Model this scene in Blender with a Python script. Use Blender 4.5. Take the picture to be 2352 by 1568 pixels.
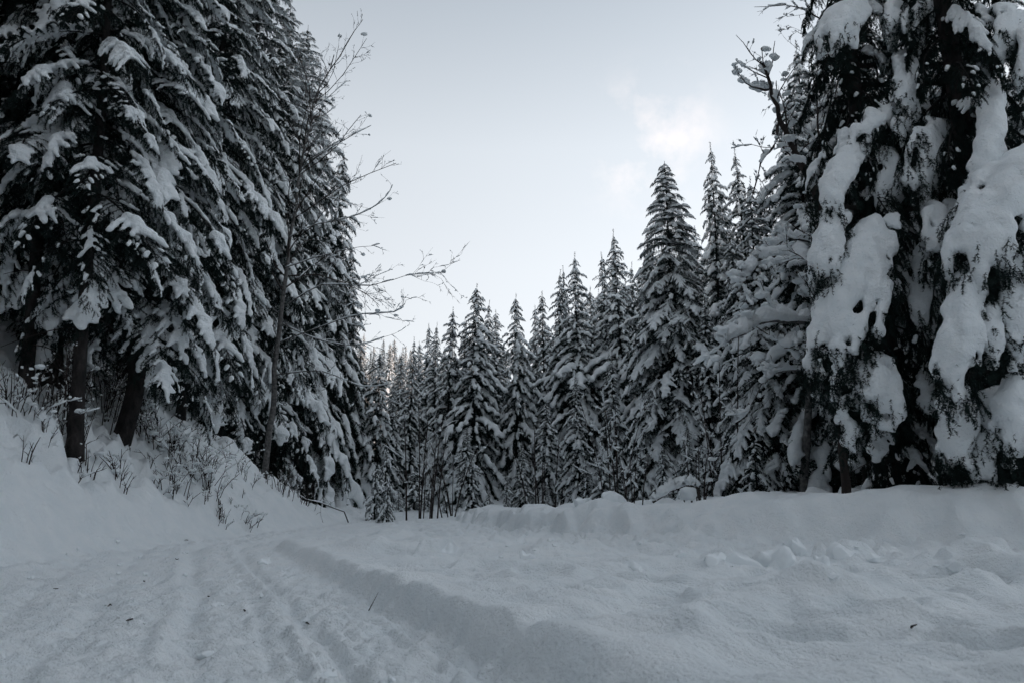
import bpy, math, random
import numpy as np
from mathutils import Matrix, Vector, Euler

R = math.radians
sc = bpy.context.scene
C = sc.collection
for o in list(bpy.data.objects):
    bpy.data.objects.remove(o)

# ------------------------------------------------------------------ camera, sky, sun, exposure
CAM_Z, TILT, LENS = 0.85, R(13.1), 24.0
cam_d = bpy.data.cameras.new('camera')
cam = bpy.data.objects.new('camera', cam_d)
C.objects.link(cam)
cam.location = (0, 0, CAM_Z)
cam.rotation_euler = (math.pi / 2 + TILT, 0, 0)
cam_d.lens = LENS
cam_d.sensor_width = 36
cam_d.clip_start = 0.05
cam_d.clip_end = 3000
cam_d.dof.use_dof = True
cam_d.dof.focus_distance = 22
cam_d.dof.aperture_fstop = 3.2
sc.camera = cam

SUN_EL, SUN_AZ = R(9.0), R(62.0)          # low sun, behind the unseen hill raised on the right to block it
world = bpy.data.worlds.new('World')
sc.world = world
world.use_nodes = True
nt = world.node_tree
nt.nodes.clear()
N = nt.nodes.new
L_ = nt.links.new
out = N('ShaderNodeOutputWorld')
bg = N('ShaderNodeBackground')
bg.inputs['Strength'].default_value = 0.1
sky = N('ShaderNodeTexSky')
sky.sky_type = 'NISHITA'
sky.sun_disc = False
sky.sun_elevation = SUN_EL
sky.sun_rotation = SUN_AZ
sky.air_density = 1.0
sky.dust_density = 0.6
sky.ozone_density = 1.0
hsv = N('ShaderNodeHueSaturation')
hsv.inputs['Saturation'].default_value = 0.4
hsv.inputs['Value'].default_value = 1.0
L_(sky.outputs[0], hsv.inputs['Color'])
tc = N('ShaderNodeTexCoord')
sep = N('ShaderNodeSeparateXYZ')
L_(tc.outputs['Generated'], sep.inputs[0])
ramp = N('ShaderNodeValToRGB')             # thin high veil of cloud: pale at the horizon, greyer overhead
cr = ramp.color_ramp
cr.elements[0].position = 0.0
cr.elements[0].color = (0.46, 0.47, 0.49, 1)
cr.elements[1].position = 1.0
cr.elements[1].color = (0.29, 0.325, 0.365, 1)
for p, c in ((0.16, (0.438, 0.453, 0.472, 1)), (0.33, (0.422, 0.442, 0.467, 1)), (0.48, (0.384, 0.41, 0.44, 1)), (0.64, (0.265, 0.295, 0.33, 1))):
    e = cr.elements.new(p)
    e.color = c
L_(sep.outputs['Z'], ramp.inputs[0])
veil = N('ShaderNodeMix')
veil.data_type = 'RGBA'
veil.blend_type = 'MULTIPLY'
veil.inputs[0].default_value = 1.0
L_(ramp.outputs[0], veil.inputs[6])
dotn = N('ShaderNodeVectorMath')
dotn.operation = 'DOT_PRODUCT'
L_(tc.outputs['Generated'], dotn.inputs[0])
dotn.inputs[1].default_value = (math.sin(SUN_AZ), math.cos(SUN_AZ), 0)
glow = N('ShaderNodeMapRange')
glow.inputs[1].default_value = -1.0
glow.inputs[2].default_value = 1.0
glow.inputs[3].default_value = 4.6
glow.inputs[4].default_value = 11.5
L_(dotn.outputs['Value'], glow.inputs[0])
L_(glow.outputs[0], veil.inputs[7])
veil.clamp_result = False
mixs = N('ShaderNodeMix')
mixs.data_type = 'RGBA'
mixs.inputs[0].default_value = 0.75
L_(hsv.outputs[0], mixs.inputs[6])
L_(veil.outputs[2], mixs.inputs[7])
# torn pale wisps low in the sky
wn = N('ShaderNodeTexNoise')
wn.inputs['Scale'].default_value = 9.0
wn.inputs['Detail'].default_value = 7
wn.inputs['Roughness'].default_value = 0.62
L_(tc.outputs['Generated'], wn.inputs['Vector'])
wr = N('ShaderNodeMapRange')
wr.inputs[1].default_value = 0.50
wr.inputs[2].default_value = 0.70
L_(wn.outputs['Fac'], wr.inputs[0])
acc = None
for d, rad in (((0.19, 0.857, 0.477), 0.14), ((-0.5, -0.7, 0.4), 0.1), ((0.6, -0.7, 0.35), 0.12)):
    v = Vector(d).normalized()
    dist = N('ShaderNodeVectorMath')
    dist.operation = 'DISTANCE'
    L_(tc.outputs['Generated'], dist.inputs[0])
    dist.inputs[1].default_value = v
    mr = N('ShaderNodeMapRange')
    mr.interpolation_type = 'SMOOTHSTEP'
    mr.inputs[1].default_value = rad
    mr.inputs[2].default_value = rad * 0.15
    mr.inputs[3].default_value = 0.0
    mr.inputs[4].default_value = 1.0
    L_(dist.outputs['Value'], mr.inputs[0])
    if acc is None:
        acc = mr.outputs[0]
    else:
        ad = N('ShaderNodeMath')
        ad.operation = 'ADD'
        L_(acc, ad.inputs[0])
        L_(mr.outputs[0], ad.inputs[1])
        acc = ad.outputs[0]
mul = N('ShaderNodeMath')
mul.operation = 'MULTIPLY'
L_(acc, mul.inputs[0])
L_(wr.outputs[0], mul.inputs[1])
mul2 = N('ShaderNodeMath')
mul2.operation = 'MULTIPLY'
mul2.inputs[1].default_value = 0.36
L_(mul.outputs[0], mul2.inputs[0])
mixw = N('ShaderNodeMix')
mixw.data_type = 'RGBA'
L_(mul2.outputs[0], mixw.inputs[0])
L_(mixs.outputs[2], mixw.inputs[6])
mixw.inputs[7].default_value = (6.4, 5.5, 5.2, 1)
L_(mixw.outputs[2], bg.inputs['Color'])
L_(bg.outputs[0], out.inputs['Surface'])

sun_d = bpy.data.lights.new('sun', 'SUN')
sun_d.energy = 3.2
sun_d.angle = R(0.5)
sun_d.color = (1.0, 0.70, 0.52)
sun = bpy.data.objects.new('sun', sun_d)
C.objects.link(sun)
sdir = Vector((math.sin(SUN_AZ) * math.cos(SUN_EL), math.cos(SUN_AZ) * math.cos(SUN_EL), math.sin(SUN_EL)))
sun.rotation_euler = (-sdir).to_track_quat('-Z', 'Y').to_euler()
sun.location = sdir * 300

vs = sc.view_settings
vs.view_transform = 'Standard'
vs.look = 'None'
vs.gamma = 1.0
vs.use_curve_mapping = False
vs.exposure = 1.24
sc.render.film_transparent = False
try:
    sc.cycles.use_adaptive_sampling = True
    sc.cycles.max_bounces = 4
    sc.cycles.diffuse_bounces = 4
    sc.cycles.adaptive_threshold = 0.04
    sc.cycles.use_denoising = True
except Exception:
    pass

# ------------------------------------------------------------------ helpers: noise, meshes, materials
F = 1024 * LENS / 36.0
CT, ST = math.cos(TILT), math.sin(TILT)


def at(u, v, Y):
    """the place seen at pixel (u, v) of the 1024 wide photo at forward distance Y"""
    dx, dy = (u - 512) / F, (341 - v) / F
    d = np.array([dx, CT - dy * ST, ST + dy * CT])
    return np.array([0, 0, CAM_Z]) + d * (Y / d[1])


def D(x, y, Y):
    """the same from coordinates on the 2352 wide view of the photo"""
    return at(x * 0.43537, y * 0.43537, Y)


def _hash(ix, iy, iz, seed):
    h = (ix.astype(np.int64) * 374761393 + iy.astype(np.int64) * 668265263 + iz.astype(np.int64) * 2147483647 + seed * 974634777) & 0xFFFFFFFF
    h = ((h ^ (h >> 13)) * 1274126177) & 0xFFFFFFFF
    h = ((h ^ (h >> 15)) * 2246822519) & 0xFFFFFFFF
    return ((h ^ (h >> 16)) & 0xFFFF).astype(np.float32) / 32767.5 - 1.0


def noise3(x, y, z, seed=0):
    x, y, z = np.broadcast_arrays(x, y, z)
    ix, iy, iz = np.floor(x).astype(np.int64), np.floor(y).astype(np.int64), np.floor(z).astype(np.int64)
    fx, fy, fz = x - ix, y - iy, z - iz
    fx, fy, fz = fx * fx * (3 - 2 * fx), fy * fy * (3 - 2 * fy), fz * fz * (3 - 2 * fz)
    r = 0
    for a in (0, 1):
        for b in (0, 1):
            for c in (0, 1):
                w = (fx if a else 1 - fx) * (fy if b else 1 - fy) * (fz if c else 1 - fz)
                r = r + w * _hash(ix + a, iy + b, iz + c, seed)
    return r


def noise2(x, y, seed=0):
    ix, iy = np.floor(x).astype(np.int64), np.floor(y).astype(np.int64)
    fx, fy = x - ix, y - iy
    fx, fy = fx * fx * fx * (fx * (fx * 6 - 15) + 10), fy * fy * fy * (fy * (fy * 6 - 15) + 10)
    zz = np.zeros_like(ix)

    def gr(a, b):
        ang = _hash(ix + a, iy + b, zz, seed) * math.pi
        return np.cos(ang) * (fx_ - a) + np.sin(ang) * (fy_ - b)
    fx_, fy_ = x - ix, y - iy
    return ((gr(0, 0) * (1 - fx) + gr(1, 0) * fx) * (1 - fy) + (gr(0, 1) * (1 - fx) + gr(1, 1) * fx) * fy) * 1.4


def fbm2(x, y, seed=0, octv=3, gain=0.5):
    r, a = 0, 1.0
    for i in range(octv):
        r = r + a * noise2(x, y, seed + i * 17)
        x, y, a = x * 2.03 + 5.1, y * 2.03 + 1.7, a * gain
    return r


def sstep(a, b, x):
    t = np.clip((x - a) / (b - a), 0, 1)
    return t * t * (3 - 2 * t)


def np_mesh(name, verts, groups, mats, smooth=True):
    """groups: list of (faces array (n,k), material index)"""
    me = bpy.data.meshes.new(name)
    verts = np.asarray(verts, dtype=np.float32)
    groups = [(np.asarray(f, dtype=np.int32), m) for f, m in groups if len(f)]
    nl = sum(f.size for f, _ in groups)
    npoly = sum(len(f) for f, _ in groups)
    me.vertices.add(len(verts))
    me.vertices.foreach_set('co', verts.ravel())
    me.loops.add(nl)
    me.polygons.add(npoly)
    me.loops.foreach_set('vertex_index', np.concatenate([f.ravel() for f, _ in groups]))
    ls, mi, st = [], [], 0
    for f, m in groups:
        k = f.shape[1]
        ls.append(st + np.arange(len(f), dtype=np.int32) * k)
        mi.append(np.full(len(f), m, dtype=np.int32))
        st += f.size
    me.polygons.foreach_set('loop_start', np.concatenate(ls))
    me.polygons.foreach_set('material_index', np.concatenate(mi))
    me.polygons.foreach_set('use_smooth', np.full(npoly, smooth, dtype=bool))
    for m in mats:
        me.materials.append(m)
    me.update(calc_edges=True)
    return me


def link(name, me, parent=None, loc=None, rot=None, scale=None):
    o = bpy.data.objects.new(name, me)
    C.objects.link(o)
    if parent is not None:
        o.parent = parent
    if loc is not None:
        o.location = loc
    if rot is not None:
        o.rotation_euler = rot
    if scale is not None:
        o.scale = scale
    return o


def tag(o, label=None, cat=None, group=None, kind=None):
    if label:
        o['label'] = label
    if cat:
        o['category'] = cat
    if group:
        o['group'] = group
    if kind:
        o['kind'] = kind
    return o


def material(name, col, rough, build=None):
    m = bpy.data.materials.new(name)
    m.use_nodes = True
    b = m.node_tree.nodes['Principled BSDF']
    b.inputs['Base Color'].default_value = (*col, 1)
    b.inputs['Roughness'].default_value = rough
    b.inputs['Specular IOR Level'].default_value = 0.25
    if build:
        build(m.node_tree, b)
    return m


def var_color(t, b, c1, c2, scale, detail=4, coord='Object', lo=0.35, hi=0.65, rnd=False):
    tcn = t.nodes.new('ShaderNodeTexCoord')
    n = t.nodes.new('ShaderNodeTexNoise')
    n.inputs['Scale'].default_value = scale
    n.inputs['Detail'].default_value = detail
    t.links.new(tcn.outputs[coord], n.inputs['Vector'])
    r = t.nodes.new('ShaderNodeValToRGB')
    r.color_ramp.elements[0].position = lo
    r.color_ramp.elements[1].position = hi
    r.color_ramp.elements[0].color = (*c1, 1)
    r.color_ramp.elements[1].color = (*c2, 1)
    t.links.new(n.outputs['Fac'], r.inputs[0])
    t.links.new(r.outputs[0], b.inputs['Base Color'])
    return tcn, n


def bump(t, b, tcn, layers, coord='Object'):
    prev = None
    for scale, dist, strength in layers:
        n = t.nodes.new('ShaderNodeTexNoise')
        n.inputs['Scale'].default_value = scale
        n.inputs['Detail'].default_value = 3
        t.links.new(tcn.outputs[coord], n.inputs['Vector'])
        bp = t.nodes.new('ShaderNodeBump')
        bp.inputs['Strength'].default_value = strength
        bp.inputs['Distance'].default_value = dist
        t.links.new(n.outputs['Fac'], bp.inputs['Height'])
        if prev:
            t.links.new(prev, bp.inputs['Normal'])
        prev = bp.outputs[0]
    t.links.new(prev, b.inputs['Normal'])


def mk_snow(t, b):
    tcn, n = var_color(t, b, (0.85, 0.895, 0.92), (0.905, 0.935, 0.95), 3.0)
    bump(t, b, tcn, ((14, 0.045, 0.55), (48, 0.026, 0.7), (130, 0.010, 0.8)))


def mk_load(t, b):
    tcn, n = var_color(t, b, (0.85, 0.895, 0.92), (0.91, 0.94, 0.955), 4.0)
    bump(t, b, tcn, ((8, 0.08, 0.6), (30, 0.035, 0.75), (85, 0.012, 0.8)))


def mk_needles(t, b):
    tcn, n = var_color(t, b, (0.006, 0.013, 0.013), (0.020, 0.032, 0.028), 5.0)
    b.inputs['Specular IOR Level'].default_value = 0.08


def mk_bark(t, b):
    tcn, n = var_color(t, b, (0.008, 0.008, 0.008), (0.036, 0.031, 0.030), 9.0, 6)
    mp = t.nodes.new('ShaderNodeMapping')
    mp.inputs['Scale'].default_value = (1, 1, 0.35)
    t.links.new(tcn.outputs['Object'], mp.inputs['Vector'])
    t.links.new(mp.outputs[0], n.inputs['Vector'])
    bump(t, b, tcn, ((22, 0.03, 0.9), (70, 0.01, 0.7)))


def mk_grey_bark(t, b):
    tcn, n = var_color(t, b, (0.05, 0.05, 0.05), (0.17, 0.165, 0.16), 11.0, 6)
    bump(t, b, tcn, ((30, 0.015, 0.8),))


M_SNOW = material('packed_snow', (0.85, 0.88, 0.92), 0.65, mk_snow)
M_CLOD = material('clod_snow', (0.88, 0.915, 0.935), 0.7)
M_LOAD = material('fresh_snow', (0.86, 0.89, 0.93), 0.7, mk_load)
M_NEEDLE = material('spruce_needles', (0.02, 0.03, 0.03), 0.75, mk_needles)
M_BARK = material('spruce_bark', (0.06, 0.05, 0.05), 0.9, mk_bark)
M_GREY = material('grey_bark', (0.1, 0.1, 0.1), 0.85, mk_grey_bark)
M_TWIG = material('twig_bark', (0.035, 0.028, 0.026), 0.85)


# ------------------------------------------------------------------ terrain
def xr_edge(y):       # right edge of the trodden road (foot of the little scarp)
    return np.interp(y, [-20, 0, 2.1, 3.56, 4.41, 6.13, 7.47, 9.45, 10.9, 12.9, 17, 40], [9.0, 1.7, 0.5, -0.15, -0.49, -1.2, -1.84, -2.8, -3.47, -4.35, -4.8, -5.0])


def xl_edge(y):       # left edge of the road (foot of the bank)
    return np.interp(y, [-20, 0, 6, 8.3, 11.4, 20, 29, 36, 60], [-4.5, -5.2, -5.9, -6.2, -6.4, -6.1, -6.0, -7.5, -14])


BERM = np.array([(60, 2.0), (20, 6.5), (11, 8.6), (7, 9.4), (3.4, 10.4), (1.7, 13.3), (0.2, 17), (-1.2, 21), (-2.2, 27), (-2.8, 36)], dtype=float)
BERM_TOP = np.array([1.0, 1.0, 0.98, 0.93, 0.80, 0.72, 0.62, 0.52, 0.38, 0.12]) * 1.0


def berm_dist(x, y):
    """signed distance behind the berm's foot and its crest height there"""
    best = np.full(x.shape, 1e9)
    side = np.zeros(x.shape)
    top = np.zeros(x.shape)
    for i in range(len(BERM) - 1):
        a, b = BERM[i], BERM[i + 1]
        d = b - a
        t = np.clip(((x - a[0]) * d[0] + (y - a[1]) * d[1]) / (d @ d), 0, 1)
        px, py = a[0] + t * d[0], a[1] + t * d[1]
        dist = np.hypot(x - px, y - py)
        s = np.sign(d[0] * (y - a[1]) - d[1] * (x - a[0]))
        m = dist < best
        best = np.where(m, dist, best)
        side = np.where(m, s, side)
        top = np.where(m, BERM_TOP[i] * (1 - t) + BERM_TOP[i + 1] * t, top)
    return best * -side, top


def D2(x, y, z):
    """ground place seen at (x, y) of the 2352 wide view, at ground height z"""
    u, v = x * 0.43537, y * 0.43537
    dx, dy = (u - 512) / F, (341 - v) / F
    d = np.array([dx, CT - dy * ST, ST + dy * CT])
    k = (z - CAM_Z) / d[2]
    return d[0] * k, d[1] * k


# hollows and bumps one can make out on the shelf: view x, y, depth, half width, half length, turn
DENTS = [(830, 1262, -0.07, 0.20, 0.34, 0.5), (1000, 1268, 0.06, 0.10, 0.40, -0.6), (1130, 1300, -0.05, 0.28, 0.22, 0),
         (2090, 1350, -0.075, 0.75, 0.26, 0.0), (2330, 1330, -0.06, 0.5, 0.3, 0.2), (1700, 1300, -0.07, 0.28, 0.24, 0),
         (1770, 1470, -0.035, 0.30, 0.20, 0), (1720, 1370, -0.05, 0.22, 0.2, 0.4), (2000, 1430, -0.05, 0.26, 0.14, 0.1),
         (1480, 1345, -0.035, 0.3, 0.2, 0.0), (2250, 1500, -0.05, 0.25, 0.2, 0.3), (1250, 1335, -0.03, 0.25, 0.2, 0.0),
         (1560, 1290, 0.05, 0.25, 0.2, 0.0), (1950, 1290, 0.05, 0.3, 0.2, 0.0), (2250, 1290, 0.06, 0.35, 0.3, 0.0),
         (1900, 1400, 0.035, 0.35, 0.14, 0.0), (1350, 1265, 0.05, 0.25, 0.3, 0.0), (900, 1225, 0.03, 0.5, 0.5, 0.0)]
DENTS = [(*D2(a, b, 0.17), c, d, e, f) for a, b, c, d, e, f in DENTS]


def far_hills(x, y):
    h = 0.0
    h = h + 62 * sstep(70, 160, x + 0.12 * np.abs(y - 60)) * sstep(280, 150, y + 0.25 * np.maximum(x - 120, 0)) * sstep(-260, -120, y)  # unseen right hill, shaped to keep the low sun off the near scene
    h = h + 46 * np.exp(-((x + 75) / 62) ** 2) * sstep(120, 290, y)
    h = h + 16 * sstep(90, 240, y) * sstep(-160, 20, x) * sstep(420, 120, x)
    s = np.maximum(-x - 13, 0)
    h = h + sstep(-10, 90, s) * 52 * sstep(210, 70, y) * sstep(-260, -60, y)
    return h


WELLS = [(*at(u, v, Y)[:2], r_) for u, v, Y, r_ in ((24, 385, 13.0, 0.5), (50, 372, 14.6, 0.7), (78, 427, 12.6, 0.45), (126, 453, 15.0, 0.75), (178, 447, 20.0, 0.6), (263, 481, 24, 0.45), (905, 490, 12.6, 1.0), (1022, 490, 11.4, 1.0), (843, 483, 14.5, 0.6))]


def height(x, y, fine=True):
    x = np.asarray(x, dtype=float)
    y = np.asarray(y, dtype=float)
    xr, xl = xr_edge(y), xl_edge(y)
    wob = 0.14 * noise2(x * 0.9, y * 0.9, 3) + 0.045 * noise2(x * 2.6, y * 2.6, 4) + 0.035 * noise2(x * 6.1, y * 6.1, 5)
    # shelf to the right of the road, with its little scarp
    hs = 0.155 * sstep(16, 11.5, y) + 0.04 + 0.055 * sstep(8, 4, y)
    wd = np.interp(y, [0, 2.5, 3.5, 4.5, 6, 12], [0.50, 0.42, 0.30, 0.22, 0.17, 0.22])
    sr = (x - xr) * 0.92 + wob * 0.42
    shelf = sstep(-0.02, 1, np.clip(sr / wd, -0.02, 1))
    h = hs * shelf + 0.035 * np.exp(-((sr - wd * 1.1) / 0.16) ** 2) * sstep(14, 9, y) * (0.5 + noise2(x * 1.7, y * 1.7, 8))
    road = (1 - shelf) * sstep(0.25, -0.25, xl - x)
    # plough berm and the forest floor behind it
    bd, top = berm_dist(x, y)
    lump = 0.30 * noise2(x * 0.8, y * 0.8, 21) + 0.16 * noise2(x * 2.1, y * 2.1, 22)
    bs = sstep(0.0, 0.85, bd + lump + 0.05)
    crest = np.exp(-((bd - 1.35) / 0.8) ** 2)
    berm = bs * (top - hs + 0.19 * fbm2(x * 0.5, y * 0.5, 23, 3) + 0.05 * noise2(x * 1.8, y * 1.8, 24)) + 0.10 * crest * (top > 0.2)
    h = h + np.maximum(berm, 0)
    h = h + 0.05 * np.maximum(bd - 2, 0) * sstep(40, 2, bd) * sstep(60, 30, y)
    bmid = np.clip(1 - np.abs(bs * 2 - 1), 0, 1)
    # left bank
    s = xl - x
    amp = np.interp(y, [-30, 5, 12, 17, 21, 25, 28, 32, 36], [0.6, 0.9, 1.05, 1.05, 0.95, 0.60, 0.28, 0.14, 0.1])
    prof = np.where(s < 2.6, 0.92 * s - 0.18 * np.exp(-np.maximum(s, 0) * 2) + 0.18, 2.4 + 0.18 + (s - 2.6) * 0.74)
    prof = np.where(s > 7, 2.58 + 4.4 * 0.74 + (s - 7) * 0.25, prof)
    bank = sstep(-0.25, 0.7, s) * np.maximum(prof, 0) * amp
    h = h + bank
    mb = sstep(0.0, 0.6, s)
    if not fine:
        return h + far_hills(x, y) * sstep(30, 60, np.hypot(x, y))
    lam = sstep(0, 0.8, s) * sstep(14, 6, s)
    h = h + lam * (0.26 * fbm2(x * 0.75, y * 0.6, 31, 3) + 0.14 * noise2((x + y * 0.2) * 1.4, y * 3.2, 34) + 0.08 * noise2((x + y * .3) * 4, y * 7, 35) + 0.02 * noise2(x * 11, y * 11, 33))
    # rough brushy band halfway up the bank
    br = np.exp(-((s - 1.9 + 0.3 * noise2(y * 0.5, y * 0 + 3, 36)) / 0.75) ** 2) * sstep(10.0, 12, y) * sstep(21, 16, y)
    h = h + br * (0.50 * noise2(x * 2.3, y * 2.3, 37) + 0.42 * noise2(x * 5.1, y * 5.1, 38)) * mb
    br2 = sstep(2.0, 2.8, s) * sstep(10, 5, s)
    h = h + br2 * (0.26 * noise2(x * 1.9, y * 1.9, 39) + 0.12 * noise2(x * 4.7, y * 4.7, 40))
    # crumbs along the foot of the bank
    ft = np.exp(-((s - 0.05) / 0.5) ** 2)
    h = h + ft * (0.14 * np.abs(noise2(x * 2.4, y * 2.2, 41)) + 0.10 * np.maximum(noise2(x * 6, y * 5, 42), 0))
    # trodden road: lumps, prints and the ruts of sledges
    rd = road * sstep(40, 25, y)
    lum = 0.022 * noise2(x * 3.1, y * 1.9, 51) + 0.048 * np.maximum(noise2(x * 6.7, y * 5.9, 52) - 0.1, -0.2) + 0.036 * noise2(x * 14, y * 11, 53)
    lum = lum - 0.09 * np.maximum(noise2(x * 3.7 + 9, y * 3.2, 54) - 0.4, 0)
    rr = x - xr
    for off, w, dp in ((-0.62, 0.07, 0.030), (-0.80, 0.05, -0.020), (-1.45, 0.10, 0.022), (-1.62, 0.06, -0.016), (-2.3, 0.16, 0.016), (-3.0, 0.12, 0.014)):
        oo = off + 0.10 * noise2(y * 0.45, y * 0 + off * 7, 57)
        lum = lum - 3.4 * dp * np.exp(-((rr - oo) / w) ** 2) * (0.7 + 0.7 * noise2(x * 2.0, y * 1.6, 58))
    band = sstep(0.0, 0.4, noise2(rr * 1.3 + 7, y * 0.12, 59))
    lum = lum + band * 0.014 * np.sin(rr * 46 + 2.2 * noise2(x * 0.7, y * 0.5, 60)) * sstep(10, 5, y)
    lum = lum + 0.05 * np.maximum(noise2(x * 9.3, y * 8.1, 56) - 0.42, 0) + 0.07 * np.maximum(noise2(x * 4.6 + 3, y * 4.1, 55) - 0.5, 0)
    h = h + rd * lum
    # shelf surface
    sh = shelf * (1 - bs)
    un = 0.09 * fbm2(x * 0.55, y * 0.75, 61, 2) + 0.105 * noise2(x * 1.7, y * 2.1, 62) + 0.030 * noise2(x * 5, y * 5, 63) + 0.010 * noise2(x * 15, y * 15, 67) - 0.45 * np.clip(noise2(x * 1.5 + 4, y * 2.0, 68) - 0.30, 0, 0.16)
    cl = sstep(4.2, 0.3, -bd) * sstep(-3.5, 0.0, x)           # crumbled clods in front of the berm
    un = un + cl * (0.13 * np.maximum(noise2(x * 2.3, y * 2.7, 64), 0) + 0.17 * np.maximum(noise2(x * 5.2, y * 5.6, 65) - 0.1, 0) + 0.035 * noise2(x * 9, y * 9, 66))
    h = h + sh * un * (0.3 + 0.7 * sstep(0.0, 0.7, sr - wd))
    for dx_, dy_, dp, wx, wy, tn in DENTS:
        m = (np.abs(x - dx_) < 1.5) & (np.abs(y - dy_) < 1.5)
        if not m.any():
            continue
        ex, ey = x[m] - dx_ + 0.06 * noise2(x[m] * 4, y[m] * 4, 71), y[m] - dy_ + 0.06 * noise2(x[m] * 4, y[m] * 4, 72)
        c, s_ = math.cos(tn), math.sin(tn)
        q = ((ex * c + ey * s_) / wx) ** 2 + ((-ex * s_ + ey * c) / wy) ** 2
        h[m] += 3.3 * dp * (np.exp(-q ** 2.4) - (0.28 * np.exp(-((np.sqrt(q) - 1.35) / 0.3) ** 2) if dp < 0 else 0))
    for wx_, wy_, wr_ in WELLS:
        h = h - 0.30 * np.exp(-(((x - wx_) ** 2 + (y - wy_) ** 2) / wr_ ** 2))
    # berm face: scallops left by the blade and slumped lumps
    h = h + bmid * (0.38 * noise2(x * 1.3, y * 1.3, 81) + 0.32 * (0.3 - np.abs(noise2(x * 1.9, y * 1.9, 82))) + 0.03 * noise2(x * 8, y * 8, 83))
    h = h + bs * sstep(70, 30, y) * (0.04 * noise2(x * 1.1, y * 1.1, 84) + sstep(1.6, 3.0, bd) * 0.16 * fbm2(x * 0.8, y * 0.8, 85, 2))
    h = h + sstep(28, 45, y) * 0.25 * fbm2(x * 0.3, y * 0.3, 91, 3)
    dd = np.hypot(x, y)
    return h + far_hills(x, y) * sstep(30, 60, dd) + sstep(60, 140, dd) * 1.5 * fbm2(x * 0.03, y * 0.03, 95, 3)


def H(x, y):
    return float(height(np.array([[x]], dtype=float), np.array([[y]], dtype=float))[0, 0])


def axis_pts(segs):
    r = [segs[0][0]]
    for a, b, f in segs:
        v = a
        while v < b - 1e-6:
            v = min(b, v + f(v))
            r.append(v)
    return np.array(r)


def build_terrain():
    ys = axis_pts([(-320, -40, lambda v: 14), (-40, -4, lambda v: 1.5), (-4, 1.5, lambda v: 0.18), (1.5, 45, lambda v: max(0.014, (0.0052 if v < 7 else 0.0074) * v)), (45, 120, lambda v: 0.05 * v - 1.7), (120, 700, lambda v: 14)])
    xp = axis_pts([(0, 12, lambda v: 0.023 + 0.0075 * v), (12, 60, lambda v: 0.2 + (v - 12) * 0.08), (60, 500, lambda v: 12)])
    xs = np.concatenate([-xp[:0:-1], xp])
    X, Y = np.meshgrid(xs, ys)
    Z = height(X, Y)
    nx = len(xs)
    idx = np.arange(X.size).reshape(X.shape)
    quads = np.stack([idx[:-1, :-1], idx[:-1, 1:], idx[1:, 1:], idx[1:, :-1]], -1).reshape(-1, 4)
    cx = ((X[:-1, :-1] + X[1:, 1:]) / 2).ravel()
    cy = ((Y[:-1, :-1] + Y[1:, 1:]) / 2).ravel()
    V = np.stack([X, Y, Z], -1).reshape(-1, 3)
    xr, xl = xr_edge(cy), xl_edge(cy)
    near = (cy > -12) & (cy < 38) & (np.abs(cx) < 30)
    bd, _ = berm_dist(cx, cy)
    is_bank = near & (cx < xl - 0.05)
    is_berm = near & (bd > -0.35) & ~is_bank
    is_road = near & ~is_bank & ~is_berm & (cx < xr)
    is_shelf = near & ~is_bank & ~is_berm & ~is_road
    # one set of vertex normals for all pieces so that their seams do not show
    e1 = V[quads[:, 2]] - V[quads[:, 0]]
    e2 = V[quads[:, 3]] - V[quads[:, 1]]
    fn = np.cross(e1, e2)
    vn = np.zeros_like(V)
    for k in range(4):
        np.add.at(vn, quads[:, k], fn)
    vn /= np.linalg.norm(vn, axis=1)[:, None]
    for nm, mask in (('road', is_road), ('snow_shelf', is_shelf), ('snow_berm', is_berm), ('snow_bank', is_bank), ('ground', ~(is_road | is_shelf | is_berm | is_bank))):
        q = quads[mask]
        used, inv = np.unique(q, return_inverse=True)
        me = np_mesh(nm, V[used], [(inv.reshape(-1, 4), 0)], [M_SNOW])
        me.normals_split_custom_set_from_vertices(vn[used].tolist()) if len(used) < 160000 else None
        o = link(nm, me)
        o['kind'] = 'structure'
    return


build_terrain()


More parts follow.
